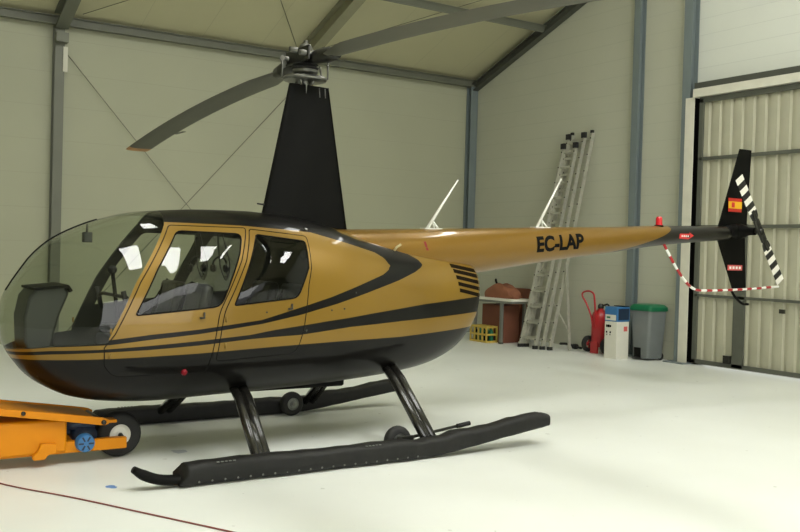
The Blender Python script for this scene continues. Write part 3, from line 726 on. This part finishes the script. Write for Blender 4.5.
# red arrow sticker near the boom end
for s in (-1, 1):
    b = nm(); pts = [(4.76, 1.945), (4.93, 1.95), (4.93, 1.965), (5.01, 1.93), (4.93, 1.885), (4.93, 1.90), (4.76, 1.89)]
    b.faces.new([b.verts.new(onboom(x, z, .004, s)) for x, z in (pts if s < 0 else pts[::-1])]); bmesh.ops.triangulate(b, faces=b.faces[:])
    st = obj('danger_arrow', b, M['sticker_red'], boom, smooth=False)
    b = nm()
    for (xa, xb) in ((4.79, 4.81), (4.825, 4.845), (4.86, 4.88), (4.895, 4.915)):
        q = [(xa, 1.91), (xb, 1.91), (xb, 1.93), (xa, 1.93)]; b.faces.new([b.verts.new(onboom(x, z, .006, s)) for x, z in (q if s < 0 else q[::-1])])
    obj('arrow_lettering', b, M['white_paint'], st, smooth=False)
q = [onboom(x, z, .003) for x, z in ((1.15, 1.75), (1.175, 1.75), (1.19, 1.67), (1.165, 1.67))]; b = nm(); b.faces.new([b.verts.new(v) for v in q][::-1]); obj('drain_slot', b, M['red_dark'], boom, smooth=False)
# antennas and beacon on the boom
for x, tip, lb in ((1.33, (1.68, 0, 2.36), 1), (2.70, (3.02, 0, 2.46), 2)):
    z = BC(x)+BR(x); a = obj('whip_antenna', tube(nm(), [(x, 0, z-.005), Vector((x, 0, z)).lerp(Vector(tip), .5), tip], [.017, .012, .007], 8), M['white_plastic'], boom)
    bq = nm(); k = Vector((x, 0, z)).lerp(Vector(tip), .17)
    tube(bq, [(x+.12, -.04, z-.01), k], .009, 6); tube(bq, [(x+.12, .04, z-.01), k], .009, 6); obj('antenna_brace', bq, M['white_plastic'], a)
    obj('antenna_foot', box(nm(), (x+.05, 0, z+.002), (.2, .09, .012)), M['white_plastic'], a)
z = BC(1.2)+BR(1.2)
obj('boom_fairing', loft(nm(), [[Vector((1.02+.05*i, .11*math.sin(PI*(i+.2)/9)*math.cos(a), z-.14+.15*math.sin(PI*(i+.2)/9)*.55*math.sin(a))) for a in [2*PI*k/16 for k in range(16)]] for i in range(9)]), M['boom'], boom)
be = obj('beacon', lathe(nm(), [(.045, 0), (.045, .02), (.038, .022), (.038, .09), (.026, .112), (0, .118)], 18, Matrix.Translation((4.53, 0, BC(4.53)+BR(4.53)-.008))), M['red_lens'], boom)
obj('beacon_base', lathe(nm(), [(.052, 0), (.052, .018), (.04, .026)], 18, Matrix.Translation((4.53, 0, BC(4.53)+BR(4.53)-.014))), M['black_satin'], be)
# tail: gearbox, fins, stabiliser, rotor, guard
def fin(pts0, pts1, t, y, n=8):
    secs = []
    for k in range(n+1):
        u = k/n; xf = pts0[0]+(pts1[0]-pts0[0])*u; xb = pts0[1]+(pts1[1]-pts0[1])*u; z = pts0[2]+(pts1[2]-pts0[2])*u
        secs.append([p+Vector((0, y, 0)) for p in foil(xf, xb, t*(1-.35*u), z)])
    return loft(nm(), secs)
FY = .07
uf = obj('upper_fin', fin((5.60, 6.18, 1.95), (6.00, 6.235, 3.03), .028, FY), M['black_satin'], H, smooth=50)
lf = obj('lower_fin', fin((5.60, 6.16, 1.97), (5.96, 6.21, 1.28), .028, FY), M['black_satin'], H, smooth=50)
def decal(name, x0, x1, z0, z1, y, mt, parent, sk=0):
    b = nm(); prism(b, [(x0, z0), (x1, z0), (x1+sk, z1), (x0+sk, z1)], 1, y-.0015, y+.0015); return obj(name, b, mt, parent, smooth=False)
FYs = FY-.0335
fl_ = decal('flag', 5.785, 6.035, 2.25, 2.415, FYs, M['flag_red'], uf)
decal('flag_band', 5.785, 6.035, 2.29, 2.375, FYs-.003, M['flag_yellow'], fl_)
decal('flag_emblem', 5.84, 5.895, 2.302, 2.363, FYs-.006, M['sticker_red'], fl_)
ws = decal('warning_sticker', 5.81, 6.085, 1.535, 1.60, FYs, M['sticker'], lf)
for xa in (5.84, 5.90, 5.96, 6.02): decal('sticker_lettering', xa, xa+.035, 1.552, 1.583, FYs-.003, M['white_paint'], ws)
bq = nm(); bxx(bq, 5.5, 6.19, FY-.055, FY+.05, 1.985, 2.055); bxx(bq, 5.58, 5.9, -.06, FY, 1.94, 2.03); obj('fin_mount', bq, M['black_satin'], H, bevel=.012)
hs = loft(nm(), [[Vector((p.x, y, 2.04+p.y)) for p in foil(5.02, 5.42, .03, 0)] for y in (-.02, .45, .88)]); obj('horizontal_stabilizer', hs, M['black_satin'], H, smooth=50)
TRH = Vector((5.915, -.325, 2.018))
gb = obj('tail_gearbox', lathe(nm(), [(.05, 0), (.085, .03), (.095, .09), (.075, .15), (.05, .2), (.045, .3)], 18, axis_m((5.915, .04, 2.012), (0, -1, 0))), M['black_satin'], H)
obj('gearbox_case', tube(nm(), [(5.66, 0, 2.0), (5.80, 0, 2.008), (5.95, 0, 2.012), (6.01, 0, 2.012)], [.066, .085, .09, .05], 18), M['black_satin'], gb)
tr = obj('tail_rotor_hub', cyl(nm(), TRH+Vector((0, .10, 0)), TRH+Vector((0, -.03, 0)), .03, 14), M['steel_dark'], H)
obj('tail_rotor_hub_plate', box(nm(), TRH, (.09, .03, .30), Matrix.Rotation(-(PI/2-.954), 3, 'Y')), M['steel_dark'], tr, bevel=.008)
M['trstripe'] = stripes('black_white_blade_bands', 2, .145, srgb(226, 224, 212), srgb(26, 26, 24), off=.055, start=.26)
ang = .954; dv = Vector((-math.cos(ang), 0, math.sin(ang)))
for s in (1, -1):
    secs = []
    for i in range(13):
        r = .13+.61*i/12; k = min(1, (r-.13)/.06)
        secs.append([Vector((p.x, p.y, r)) for p in foil(-.05*k-.02, .055*k+.02, .012, 0)])
    b = loft(nm(), secs); o = obj('tail_rotor_blade', b, None, tr, smooth=50, mats=[M['trstripe']])
    d = dv*s; o.matrix_local = Matrix.Translation(TRH) @ Matrix(((d.z, 0, d.x, 0), (0, 1, 0, 0), (-d.x, 0, d.z, 0), (0, 0, 0, 1)))
    g = obj('blade_root', box(nm(), TRH+d*.17, (.05, .035, .22), Matrix.Rotation(math.atan2(d.x, d.z), 3, 'Y')), M['steel_dark'], tr, bevel=.008)
    obj('tail_pitch_link', tube(nm(), [TRH+Vector((.02*s, .06, 0)), TRH+d*.15+Vector((.05, .03, 0))], .008, 6), M['steel'], tr)
GP = [(4.575, -.03, 1.84), (4.60, -.06, 1.76), (4.70, -.08, 1.61), (4.79, -.09, 1.50), (4.88, -.1, 1.41), (4.97, -.1, 1.345), (5.10, -.1, 1.30), (5.3, -.1, 1.295), (5.51, -.1, 1.297), (6.07, -.1, 1.315), (6.62, -.1, 1.345)]
gp = smooth_path(GP, 5)
L = 0; seg = [gp[0]]; gi = 0; gd = None
gm = [M['white_paint'], M['red_paint']]
b = tube(nm(), gp, .015, 10); gu = obj('tail_rotor_guard', b, M['white_paint'], H)
# red bands round the white guard tube
acc = 0; step = .085; cur = [gp[0]]; red = True
fine = []
for a, c_ in zip(gp, gp[1:]):
    n_ = max(1, int((c_-a).length/.0142)); fine += [a.lerp(c_, j/n_) for j in range(n_)]
fine.append(gp[-1])
run = [fine[0]]; d_ = 0
for a, c_ in zip(fine, fine[1:]):
    d_ += (c_-a).length; run.append(c_)
    if d_ >= step:
        if red: obj('guard_band', tube(nm(), run, .0163, 10), M['red_paint'], gu)
        red = not red; run = [c_]; d_ = 0
obj('guard_strut', cyl(nm(), (5.95, FY, 1.30), (5.92, -.1, 1.31), .01, 8), M['black_satin'], gu)
obj('tail_skid', tube(nm(), smooth_path([(5.93, FY, 1.30), (6.0, FY, 1.22), (6.14, FY, 1.13), (6.27, FY, 1.115)], 4), .016, 10), M['black_satin'], H)
# landing gear
def mirror(p, s): return Vector((p[0], p[1]*-s if s > 0 else p[1], p[2]))
for s in (-1, 1):
    Y = s*1.14
    sk = obj('skid_tube', tube(nm(), smooth_path([(-1.77, Y, .15), (-1.70, Y, .105), (-1.59, Y, .062), (-1.45, Y, .047), (-1.2, Y, .045), (.55, Y, .045)], 4), [.024, .027, .030, .033]+[.036]*17, 14, sx=1.45), M['black_satin'], H)
    obj('skid_shoe', bxx(nm(), -1.35, .5, Y-.02, Y+.02, .0, .012), M['steel_dark'], sk)
    # stowed float under its fabric cover
    secs = []; fx = [-1.47, -1.455, -1.42]+[-1.3+.1*i for i in range(20)]+[.66, .76, .86, .96, 1.06, 1.16, 1.26, 1.36, 1.46, 1.54, 1.62, 1.70, 1.78, 1.83, 1.85]
    if s > 0: fx = fx[:-3]+[1.73, 1.74]
    for i, x in enumerate(fx):
        rise = max(0, x-.6); zb = .008+rise*.122*(1-math.exp(-rise/.16)); hh = .155 if x < .5 else .155-.025*min(1, (x-.5)/1.2); wv = .083
        k = 1 if -1.46 < x < (1.83 if s < 0 else 1.735) else .93
        wob = .006*math.sin(x*7.3)+.005*math.sin(x*17+1)+.003*math.sin(x*31)
        top = (.004*math.sin(x*5.1)+.003*math.sin(x*23)) if x < .4 else (.009*math.sin(x*9)+.007*math.sin(x*23)+.004*math.sin(x*47))
        ss = []
        for j in range(20):
            a = 2*PI*j/20; c_, q = math.cos(a), math.sin(a)
            ss.append(Vector((x+(.05 if q > 0 else 0)*(1 if i < 3 else 0), Y+k*(wv+wob)*math.copysign(abs(c_)**(.62 if q > 0 else .42), c_), zb+hh/2+k*(hh/2+(top if q > 0 else 0))*math.copysign(abs(q)**(.62 if q > 0 else .42), q))))
        secs.append(ss)
    fc = obj('float_cover', loft(nm(), secs), M['cover'], H, smooth=60)
    for i in range(20):
        x = -1.34+.095*i
        obj('snap_stud', lathe(nm(), [(.008, 0), (.007, .004), (0, .006)], 8, axis_m((x, Y+s*.0845, .037), (0, s, 0))), M['steel'], fc)
    for (x0, x1, t) in ((-1.2, -1.02, 0), (.0, .16, 0)):
        b = nm()
        for k in range(5): box(b, (x0+.03*k, Y+s*.068, .158), (.018, .014, .004))
        obj('cover_lettering', b, M['grey_metal'], fc)
    # legs: two fairings side by side, front and rear
    for (xt, xb, zt, zb) in ((-.735, -.815, .50, .10), (.69, .68, .58, .09)):
        le = obj('landing_leg', nm(), M['black_gloss'], H)
        bq = nm()
        for o in (-.038, .038):
            tube(bq, [(xt+o, s*.40, zt+.06), (xt+o*1.0, s*.55, zt-.03), (xb+o, s*1.11, zb)], [.037, .037, .036], 16)
        bar(bq, (xt, s*.5, zt), (xb, s*1.10, zb+.01), .06, .045, (0, 1, .6))
        for f in bq.faces: f.smooth = True
        bq.to_mesh(le.data); bq.free()
obj('belly_strip', bxx(nm(), -1.3, .45, -.05, .05, .435, .52), M['black_satin'], H, bevel=.02)
# ------------------------------------------------------------------ ground handling wheels clipped to the skids
def gwheel(y, label, lever):
    t = thing('ground_handling_wheel', label, 'wheel', (.44, y, 0), group='ground handling wheels')
    Mx = axis_m((0, -.04, .118), (0, 1, 0))
    obj('tire', lathe(nm(), [(.062, 0), (.095, -.002), (.112, .010), (.118, .03), (.118, .055), (.112, .072), (.095, .082), (.062, .08), (.062, 0)], 28, Mx), M['rubber'], t)
    obj('rim', lathe(nm(), [(.0, .004), (.025, .002), (.03, .012), (.05, .014), (.063, .004), (.063, .076), (.05, .066), (.03, .068), (.025, .078), (0, .076)], 24, Mx), M['grey_metal'], t)
    obj('hub_bolt', lathe(nm(), [(.016, -.012), (.016, .092), (0, .093)], 12, Mx), M['steel'], t)
    s = -1 if y < 0 else 1
    obj('axle', cyl(nm(), (0, 0, .118), (0, s*.10, .118), .014, 10), M['steel_dark'], t)
    if lever:
        obj('lever', tube(nm(), [(.08, 0, .125), (.2, 0, .14), (.72, 0, .20)], .013, 10), M['steel_dark'], t)
        obj('lever_grip', tube(nm(), [(.60, 0, .186), (.73, 0, .201)], .02, 10), M['rubber'], t)
    obj('bracket', bxx(nm(), -.03, .12, s*.05-.012, s*.05+.012, .09, .16), M['steel_dark'], t, bevel=.004)
    return t
gwheel(-.96, 'black ground handling wheel with a lever beside the near skid', True)
gwheel(.98, 'black ground handling wheel beside the far skid, seen under the belly', False)
# ------------------------------------------------------------------ headsets hanging in the cabin
for x, lb in ((-.90, 'black pilot headset hanging in the cabin, nearer the nose'), (-.70, 'black pilot headset hanging in the cabin, nearer the rear door')):
    h = thing('headset', lb, 'headset', (x, .1, 1.37), group='headsets hanging in the cabin')
    obj('cord', tube(nm(), smooth_path([(-.02, 0, .45), (-.015, .01, .3), (0, 0, .16), (.01, 0, .10), (.06, .0, .0), (.10, .02, .12), (.05, .02, .30), (0, 0, .45)], 4), .0055, 6), M['rubber'], h)
    hb = tube(nm(), [(.0+.062*math.cos(a), .0, .12+.075*math.sin(a)) for a in [PI*k/10 for k in range(11)]], .008, 8); obj('headband', hb, M['rubber'], h)
    for s in (-1, 1): obj('ear_cup', lathe(nm(), [(0, -.018), (.028, -.016), (.036, 0), (.028, .018), (0, .022)], 14, axis_m((s*.055, 0, .10), (s, 0, 0))), M['rubber'], h)
    obj('microphone', tube(nm(), [(.05, 0, .08), (.05, -.05, .04), (.02, -.07, .03)], .006, 6), M['rubber'], h)
# ------------------------------------------------------------------ the towing cart under the nose
T = thing('tow_cart', 'orange yellow helicopter towing cart standing under the nose', 'cart', (-1.56, 0, 0))
def cwheel(x, y, parent):
    Mx = axis_m((x, y-.075, .174), (0, 1, 0))
    w = obj('wheel', lathe(nm(), [(.082, .0), (.142, -.004), (.165, .012), (.174, .042), (.174, .108), (.165, .138), (.142, .154), (.082, .15), (.082, 0)], 32, Mx), M['rubber'], parent)
    obj('rim', lathe(nm(), [(0, .006), (.026, .004), (.03, .018), (.06, .022), (.082, .006), (.082, .14), (.06, .12), (0, .124)], 28, Mx), M['white_plastic'], w)
    obj('axle_nut', lathe(nm(), [(.018, -.01), (.018, .03), (0, -.01)], 10, Mx), M['steel_dark'], w)
cwheel(0, -.03, T)
for y, n_ in ((-.145, 1), (.085, 1)): obj('wheel_arm', bxx(nm(), -1.6, .03, y-.035, y+.03, .085, .172), M['yellow'], T, bevel=.008)
obj('axle', cyl(nm(), (0, -.14, .165), (0, .10, .165), .02, 12), M['steel_dark'], T)
bq = nm(); prism(bq, [(-1.75, .075), (-.42, .10), (-.42, .345), (-1.75, .36)], 1, -.20, .22)
obj('housing', bq, M['yellow'], T, bevel=.02)
bq = nm(); prism(bq, [(-.66, .065), (-.58, .065), (-.56, .095), (-.50, .105), (-.50, .175), (-.61, .185), (-.63, .13), (-.67, .095)], 1, -.24, -.195); obj('gusset', bq, M['yellow'], T, bevel=.008)
# lifting arms: flat plates reaching forward above the housing
for y in (-.24, .24):
    bq = nm(); prism(bq, [(-1.75, .575), (-.9, .462), (-.5, .40), (-.19, .348), (-.16, .34), (-.13, .325), (-.13, .295), (-.16, .288), (-.19, .29), (-.5, .345), (-.9, .412), (-1.75, .52)], 1, y-.012, y+.012)
    obj('lifting_arm', bq, M['yellow'], T, bevel=.004)
bq = nm(); prism(bq, [(-1.75, .565), (-.9, .452), (-.22, .345), (-.22, .333), (-.9, .438), (-1.75, .55)], 1, -.24, .24); obj('arm_plate', bq, M['yellow'], T, bevel=.004)
obj('arm_pin', cyl(nm(), (-.17, -.27, .312), (-.17, .26, .312), .018, 12), M['steel_dark'], T)
obj('arm_bolt', cyl(nm(), (-.74, -.262, .418), (-.74, -.23, .418), .016, 10), M['steel_dark'], T)
obj('coupling_lug', bxx(nm(), -.18, -.06, -.22, -.1, .295, .318), M['yellow'], T, bevel=.006)
mo = obj('motor', cyl(nm(), (-.27, -.14, .20), (-.27, .12, .20), .085, 20), M['navy'], T)
obj('motor_fan_cover', lathe(nm(), [(0, .0), (.02, -.002), (.06, 0), (.068, .012), (.07, .06), (.063, .062)], 24, axis_m((-.29, -.235, .158), (0, 1, 0))), M['blue'], mo)
bq = nm()
for k in range(6): bar(bq, (-.29+.018*math.cos(k*PI/3), -.238, .158+.018*math.sin(k*PI/3)), (-.29+.055*math.cos(k*PI/3), -.238, .158+.055*math.sin(k*PI/3)), .012, .006, (0, 1, 0))
obj('fan_slot', bq, M['navy'], mo)
obj('pump_block', bxx(nm(), -.44, -.14, .0, .2, .19, .31), M['navy'], T, bevel=.01)
obj('hydraulic_fitting', cyl(nm(), (-.22, -.04, .285), (-.10, -.04, .285), .022, 12), M['white_plastic'], T)
obj('hydraulic_tank', cyl(nm(), (-.42, -.10, .29), (-.2, -.10, .285), .045, 16), M['navy'], T)
obj('handle_bar', tube(nm(), [(-1.7, .1, .3), (-2.3, .15, .75), (-2.45, .16, .98)], .022, 10), M['yellow'], T)
obj('handle_grip', tube(nm(), [(-2.45, -.05, .98), (-2.45, .37, .98)], .02, 10), M['rubber'], T)
cwheel(-1.65, .33, T)
cwheel(-1.65, -.28, T)
# hose on the floor
hp = smooth_path([(-3.4, .1, .006), (-2.75, -.28, .006), (-2.53, -.50, .006), (-2.46, -.62, .006), (-2.37, -.78, .006), (-2.15, -1.13, .006), (-1.83, -1.72, .006), (-1.55, -2.24, .006), (-1.2, -2.9, .006)], 6)
tag(obj('floor_hose', tube(nm(), hp, .0055, 8), M['hose']), 'thin brown red hose lying across the floor in front of the cart', 'hose')
# ------------------------------------------------------------------ along the gable wall
L = thing('ladder', 'tall aluminium multi section ladder leaning on the gable wall', 'ladder', (7.2, 5.2, 0))
import_dir = Vector((.90, 0, 3.80))
def lad(y0b, y1b, y0t, y1t, off, n, z1, cap):
    def P(u, y, o): return Vector((o+.90*u*z1/3.8, y, z1*u))
    for yb, yt in ((y0b, y0t), (y1b, y1t)):
        r = obj('rail', bar(nm(), P(0, yb, off), P(1, yt, off), .03, .07, (1, 0, 0)), M['alu'], L)
        a = P(1, yt, off); obj('rail_cap', box(nm(), a+Vector((-.03, 0, .0)), (.05, .10 if cap else .05, .10 if cap else .05)), M['rubber'], r)
        obj('rail_foot', box(nm(), P(0, yb, off)+Vector((0, 0, .03)), (.09, .05, .06)), M['rubber'], r)
        for i in range(n):
            u = (i+.6)/n; obj('rung_rivet', box(nm(), P(u, yb+(yt-yb)*u, off)+Vector((-.04, 0, 0)), (.012, .018, .022)), M['steel_dark'], r)
    for i in range(n):
        u = (i+.6)/n; a = P(u, y0b+(y0t-y0b)*u, off); b = P(u, y1b+(y1t-y1b)*u, off); obj('rung', bar(nm(), a, b, .034, .034, (1, 0, 0)), M['alu'], L)
lad(.28, -.12, .22, -.10, 0, 13, 3.66, True)
lad(.27, -.24, .20, -.20, .06, 13, 3.84, True)
lad(.25, -.37, .18, -.33, .12, 13, 3.90, False)
obj('stay', bar(nm(), (.35, -.62, .02), (.42, -.40, 1.5), .03, .05, (1, 0, 0)), M['alu'], L)
obj('stay', bar(nm(), (.30, -.16, .9), (.36, -.60, .30), .025, .03, (1, 0, 0)), M['alu'], L)
# wheeled fire extinguisher
X = thing('wheeled_fire_extinguisher', 'red wheeled fire extinguisher beside the white carton', 'fire extinguisher', (7.9, 4.21, 0))
obj('cylinder', lathe(nm(), [(.0, .10), (.12, .11), (.15, .16), (.15, .64), (.13, .70), (.06, .745), (.045, .76), (.045, .79), (0, .79)], 28), M['red_paint'], X)
obj('valve', lathe(nm(), [(.05, .77), (.055, .81), (.03, .85), (0, .855)], 14), M['steel_dark'], X)
hl = smooth_path([(-.02, .13, .40), (-.03, .16, .66), (-.05, .27, .90), (-.06, .36, 1.02), (-.06, .35, 1.09), (-.05, .22, 1.12), (-.05, .11, 1.08), (-.05, .08, .98), (-.04, .06, .70), (-.02, .05, .4)], 5)
obj('handle', tube(nm(), [Vector((p.x-.11, p.y-.085, p.z-.06 if p.z > .5 else p.z+.2)) for p in hl], .016, 10), M['red_paint'], X)
obj('discharge_hose', tube(nm(), smooth_path([(.03, -.03, .82), (.02, -.15, .84), (.02, -.2, .7), (.03, -.19, .3)], 5), .016, 8), M['rubber'], X)
for yy in (.24, -.20):
    Mx = axis_m((-.04, yy-.03, .14), (0, 1, 0))
    w = obj('wheel', lathe(nm(), [(.075, 0), (.12, 0), (.14, .015), (.14, .05), (.12, .065), (.075, .065), (.075, 0)], 26, Mx), M['rubber'], X)
    bq = nm(); lathe(bq, [(.022, .0), (.022, .065), (0, .066)], 12, Mx)
    for k in range(5): a = 2*PI*k/5; bar(bq, (-.04+.02*math.cos(a), yy, .14+.02*math.sin(a)), (-.04+.08*math.cos(a), yy, .14+.08*math.sin(a)), .02, .02, (0, 1, 0))
    obj('wheel_spokes', bq, M['red_paint'], w)
obj('axle', cyl(nm(), (-.04, -.2, .14), (-.04, .24, .14), .015, 10), M['steel_dark'], X)
obj('stand_foot', bxx(nm(), -.15, -.11, -.08, .08, 0, .2), M['red_paint'], X, bevel=.006)
# cartons
B = thing('carton', 'tall white carton with dark print under the blue box', 'box', (7.58, 3.53, 0))
obj('carton_body', bxx(nm(), -.14, .14, -.145, .125, 0, .605), M['white_card'], B, bevel=.006)
obj('carton_tape', bxx(nm(), -.142, .142, -.03, .02, .595, .6065), M['white_plastic'], B)
bq = nm()
for (y, z, w, h) in ((.075, .53, .03, .04), (.035, .53, .04, .045), (-.005, .53, .03, .035), (.075, .43, .03, .03), (-.005, .43, .03, .03), (.07, .39, .02, .02), (0, .39, .02, .02)): bxx(bq, -.1425, -.139, y-w/2, y+w/2, z-h/2, z+h/2)
obj('print', bq, M['ink'], B)
bq = nm(); bxx(bq, 0.02, .10, -.1475, -.144, .45, .53); obj('label_patch', bq, M['sticker'], B)
B2 = thing('blue_box', 'blue and white box on top of the tall white carton', 'box', (7.58, 3.53, .607))
obj('box_body', bxx(nm(), -.14, .15, -.145, .13, 0, .24), M['blue'], B2, bevel=.006)
obj('box_label', bxx(nm(), -.143, -.139, -.12, .11, .02, .11), M['white_card'], B2)
obj('box_label_band', bxx(nm(), -.1445, -.140, .0, .08, .05, .08), M['green'], B2)
obj('box_side', bxx(nm(), -.11, .13, -.148, -.144, .03, .21), M['navy'], B2)
tag(obj('black_tray', bxx(nm(), 7.60, 7.72, 3.39, 3.62, .849, .862), M['black_satin'], bevel=.004), 'flat black tray lying on the blue box, next to the bin', 'tray')
# bin
D = thing('waste_bin', 'grey plastic waste bin with a green lid and foot pedal', 'bin', (7.96, 3.19, 0))
def rr(hx, hy, z, r=.05):
    out = []
    for cx, cy, a0 in ((hx-r, hy-r, 0), (-hx+r, hy-r, PI/2), (-hx+r, -hy+r, PI), (hx-r, -hy+r, 1.5*PI)):
        for k in range(5): a = a0+PI/2*k/4; out.append(Vector((cx+r*math.cos(a), cy+r*math.sin(a), z)))
    return out
obj('bin_body', loft(nm(), [rr(.17, .16, .03), rr(.18, .165, .05), rr(.205, .215, .80), rr(.205, .215, .82)]), M['bin'], D)
obj('lid', loft(nm(), [rr(.215, .23, .80), rr(.22, .235, .815), rr(.215, .23, .865), rr(.19, .19, .90), rr(.12, .14, .91)]), M['green'], D)
obj('pedal_recess', bxx(nm(), -.192, -.16, -.02, .12, .03, .2), M['black_satin'], D, bevel=.004)
obj('pedal', bxx(nm(), -.26, -.15, .0, .1, .03, .05), M['rubber'], D, bevel=.004)
for yy in (-.14, .14): obj('wheel', lathe(nm(), [(.0, -.02), (.05, -.02), (.06, -.01), (.06, .01), (.05, .02), (0, .02)], 16, axis_m((.15, yy, .06), (0, 1, 0))), M['rubber'], D)
# table with clutter
TB = thing('table', 'white topped work table by the gable wall behind the helicopter', 'table', (7.45, 6.2, 0))
obj('table_top', bxx(nm(), -.30, .32, -.50, .72, .79, .83), M['table_white'], TB, bevel=.008)
for xx in (-.26, .28):
    for yy in (-.18, .60): 
        lg = obj('leg', bxx(nm(), xx-.025, xx+.025, yy-.025, yy+.025, .02, .79), M['grey_metal'], TB)
        obj('foot', bxx(nm(), xx-.035, xx+.035, yy-.035, yy+.035, 0, .025), M['rubber'], lg)
obj('apron', bxx(nm(), -.28, .30, -.46, .66, .75, .79), M['grey_metal'], TB)
BG = thing('kraft_bag', 'crumpled brown bag lying on the white table', 'bag', (7.48, 6.36, .83))
def lump(bm, sx, sy, sz, seed, n=18, m=10):
    rnd = random.Random(seed); secs = []
    ph = [rnd.uniform(0, 6) for _ in range(6)]
    for j in range(m+1):
        v = j/m; z = sz*v; k = (1-.55*v**2.2) if v < 1 else .3
        secs.append([Vector((sx*k*math.copysign(abs(math.cos(a))**.7, math.cos(a))*(1+.08*math.sin(3*a+ph[0]+4*v)), sy*k*math.copysign(abs(math.sin(a))**.7, math.sin(a))*(1+.08*math.sin(4*a+ph[1]+5*v)), z*(1+.12*math.sin(2*a+ph[2])))) for a in [2*PI*i/n for i in range(n)]])
    return loft(bm, secs)
obj('bag_body', lump(nm(), .17, .46, .25, 3), M['carton'], BG, smooth=25)
obj('bag_tie', tube(nm(), [(-.05, .1, .24), (-.06, .14, .31), (-.03, .18, .34)], .02, 8), M['ink'], BG)
def cbox(name, label, x0, x1, y0, y1, z0, z1, mt, cat='box'):
    t = thing(name, label, cat, ((x0+x1)/2, (y0+y1)/2, z0)); hx, hy, h = (x1-x0)/2, (y1-y0)/2, z1-z0
    obj('box_body', bxx(nm(), -hx, hx, -hy, hy, 0, h), M[mt], t, bevel=.008); obj('flap_seam', bxx(nm(), -hx*.98, hx*.98, -.012, .012, h-.004, h+.002), M['carton_dark' if mt == 'carton' else 'carton'], t)
    return t
cbox('cardboard_box', 'large brown cardboard box under the table', 7.30, 7.67, 6.08, 6.74, 0, .70, 'carton_dark')
t = thing('cardboard_sheet', 'tall flat brown cardboard pack leaning on the wall beside the ladder', 'cardboard', (7.88, 6.48, 0))
bq = nm(); prism(bq, [(-.06, 0), (.06, 0), (.28, 1.0), (.16, 1.0)], 1, -.36, .40); obj('panel_body', bq, M['carton_dark'], t, bevel=.006)
bq = nm(); prism(bq, [(-.075, .0), (-.062, .0), (.11, .86), (.097, .86)], 1, -.1, .30); obj('loose_flap', bq, M['carton'], t)
C = thing('bottle_crate', 'small yellow plastic crate on the floor under the table', 'crate', (7.12, 6.45, 0))
bq = nm(); 
for z in (.02, .15, .29): 
    for (a, b_) in (((-.12, -.24), (.12, -.24)), ((.12, -.24), (.12, .24)), ((.12, .24), (-.12, .24)), ((-.12, .24), (-.12, -.24))): bar(bq, (a[0], a[1], z), (b_[0], b_[1], z), .02, .035)
for yy in (-.24, -.12, 0, .12, .24):
    for xx in (-.12, .12): bxx(bq, xx-.012, xx+.012, yy-.014, yy+.014, 0, .31)
obj('crate_frame', bq, M['crate'], C); obj('crate_floor', bxx(nm(), -.12, .12, -.24, .24, 0, .015), M['crate'], C)
for i, (xx, yy) in enumerate([(a, b_) for a in (-.055, .055) for b_ in (-.16, -.05, .06, .17)]):
    pos = ['nearest the ladder', 'second from the ladder side', 'third from the ladder side', 'farthest from the ladder'][i % 4]
    o = obj('bottle', lathe(nm(), [(.0, .017), (.042, .018), (.045, .03), (.045, .18), (.03, .22), (.015, .24), (.015, .275), (0, .276)], 14), M['green' if i % 3 else 'ink'])
    o.location = (7.12+xx, 6.45+yy, 0); tag(o, 'small dark bottle in the yellow crate, %s row, %s' % ('front' if xx < 0 else 'back', pos), 'bottle', 'bottles in the yellow crate')
H2 = thing('wall_hose', 'black cable with a plug lying on the floor between ladder and extinguisher', 'cable', (7.9, 4.75, 0))
obj('cable_run', tube(nm(), smooth_path([(.1, .55, .05), (.05, .3, .07), (0, .05, .05), (-.02, -.12, .04)], 5), .022, 8), M['rubber'], H2)
obj('plug', lathe(nm(), [(0, -.05), (.045, -.045), (.05, 0), (.045, .045), (0, .05)], 14, axis_m((0, .06, .052), (0, 1, 0))), M['rubber'], H2)
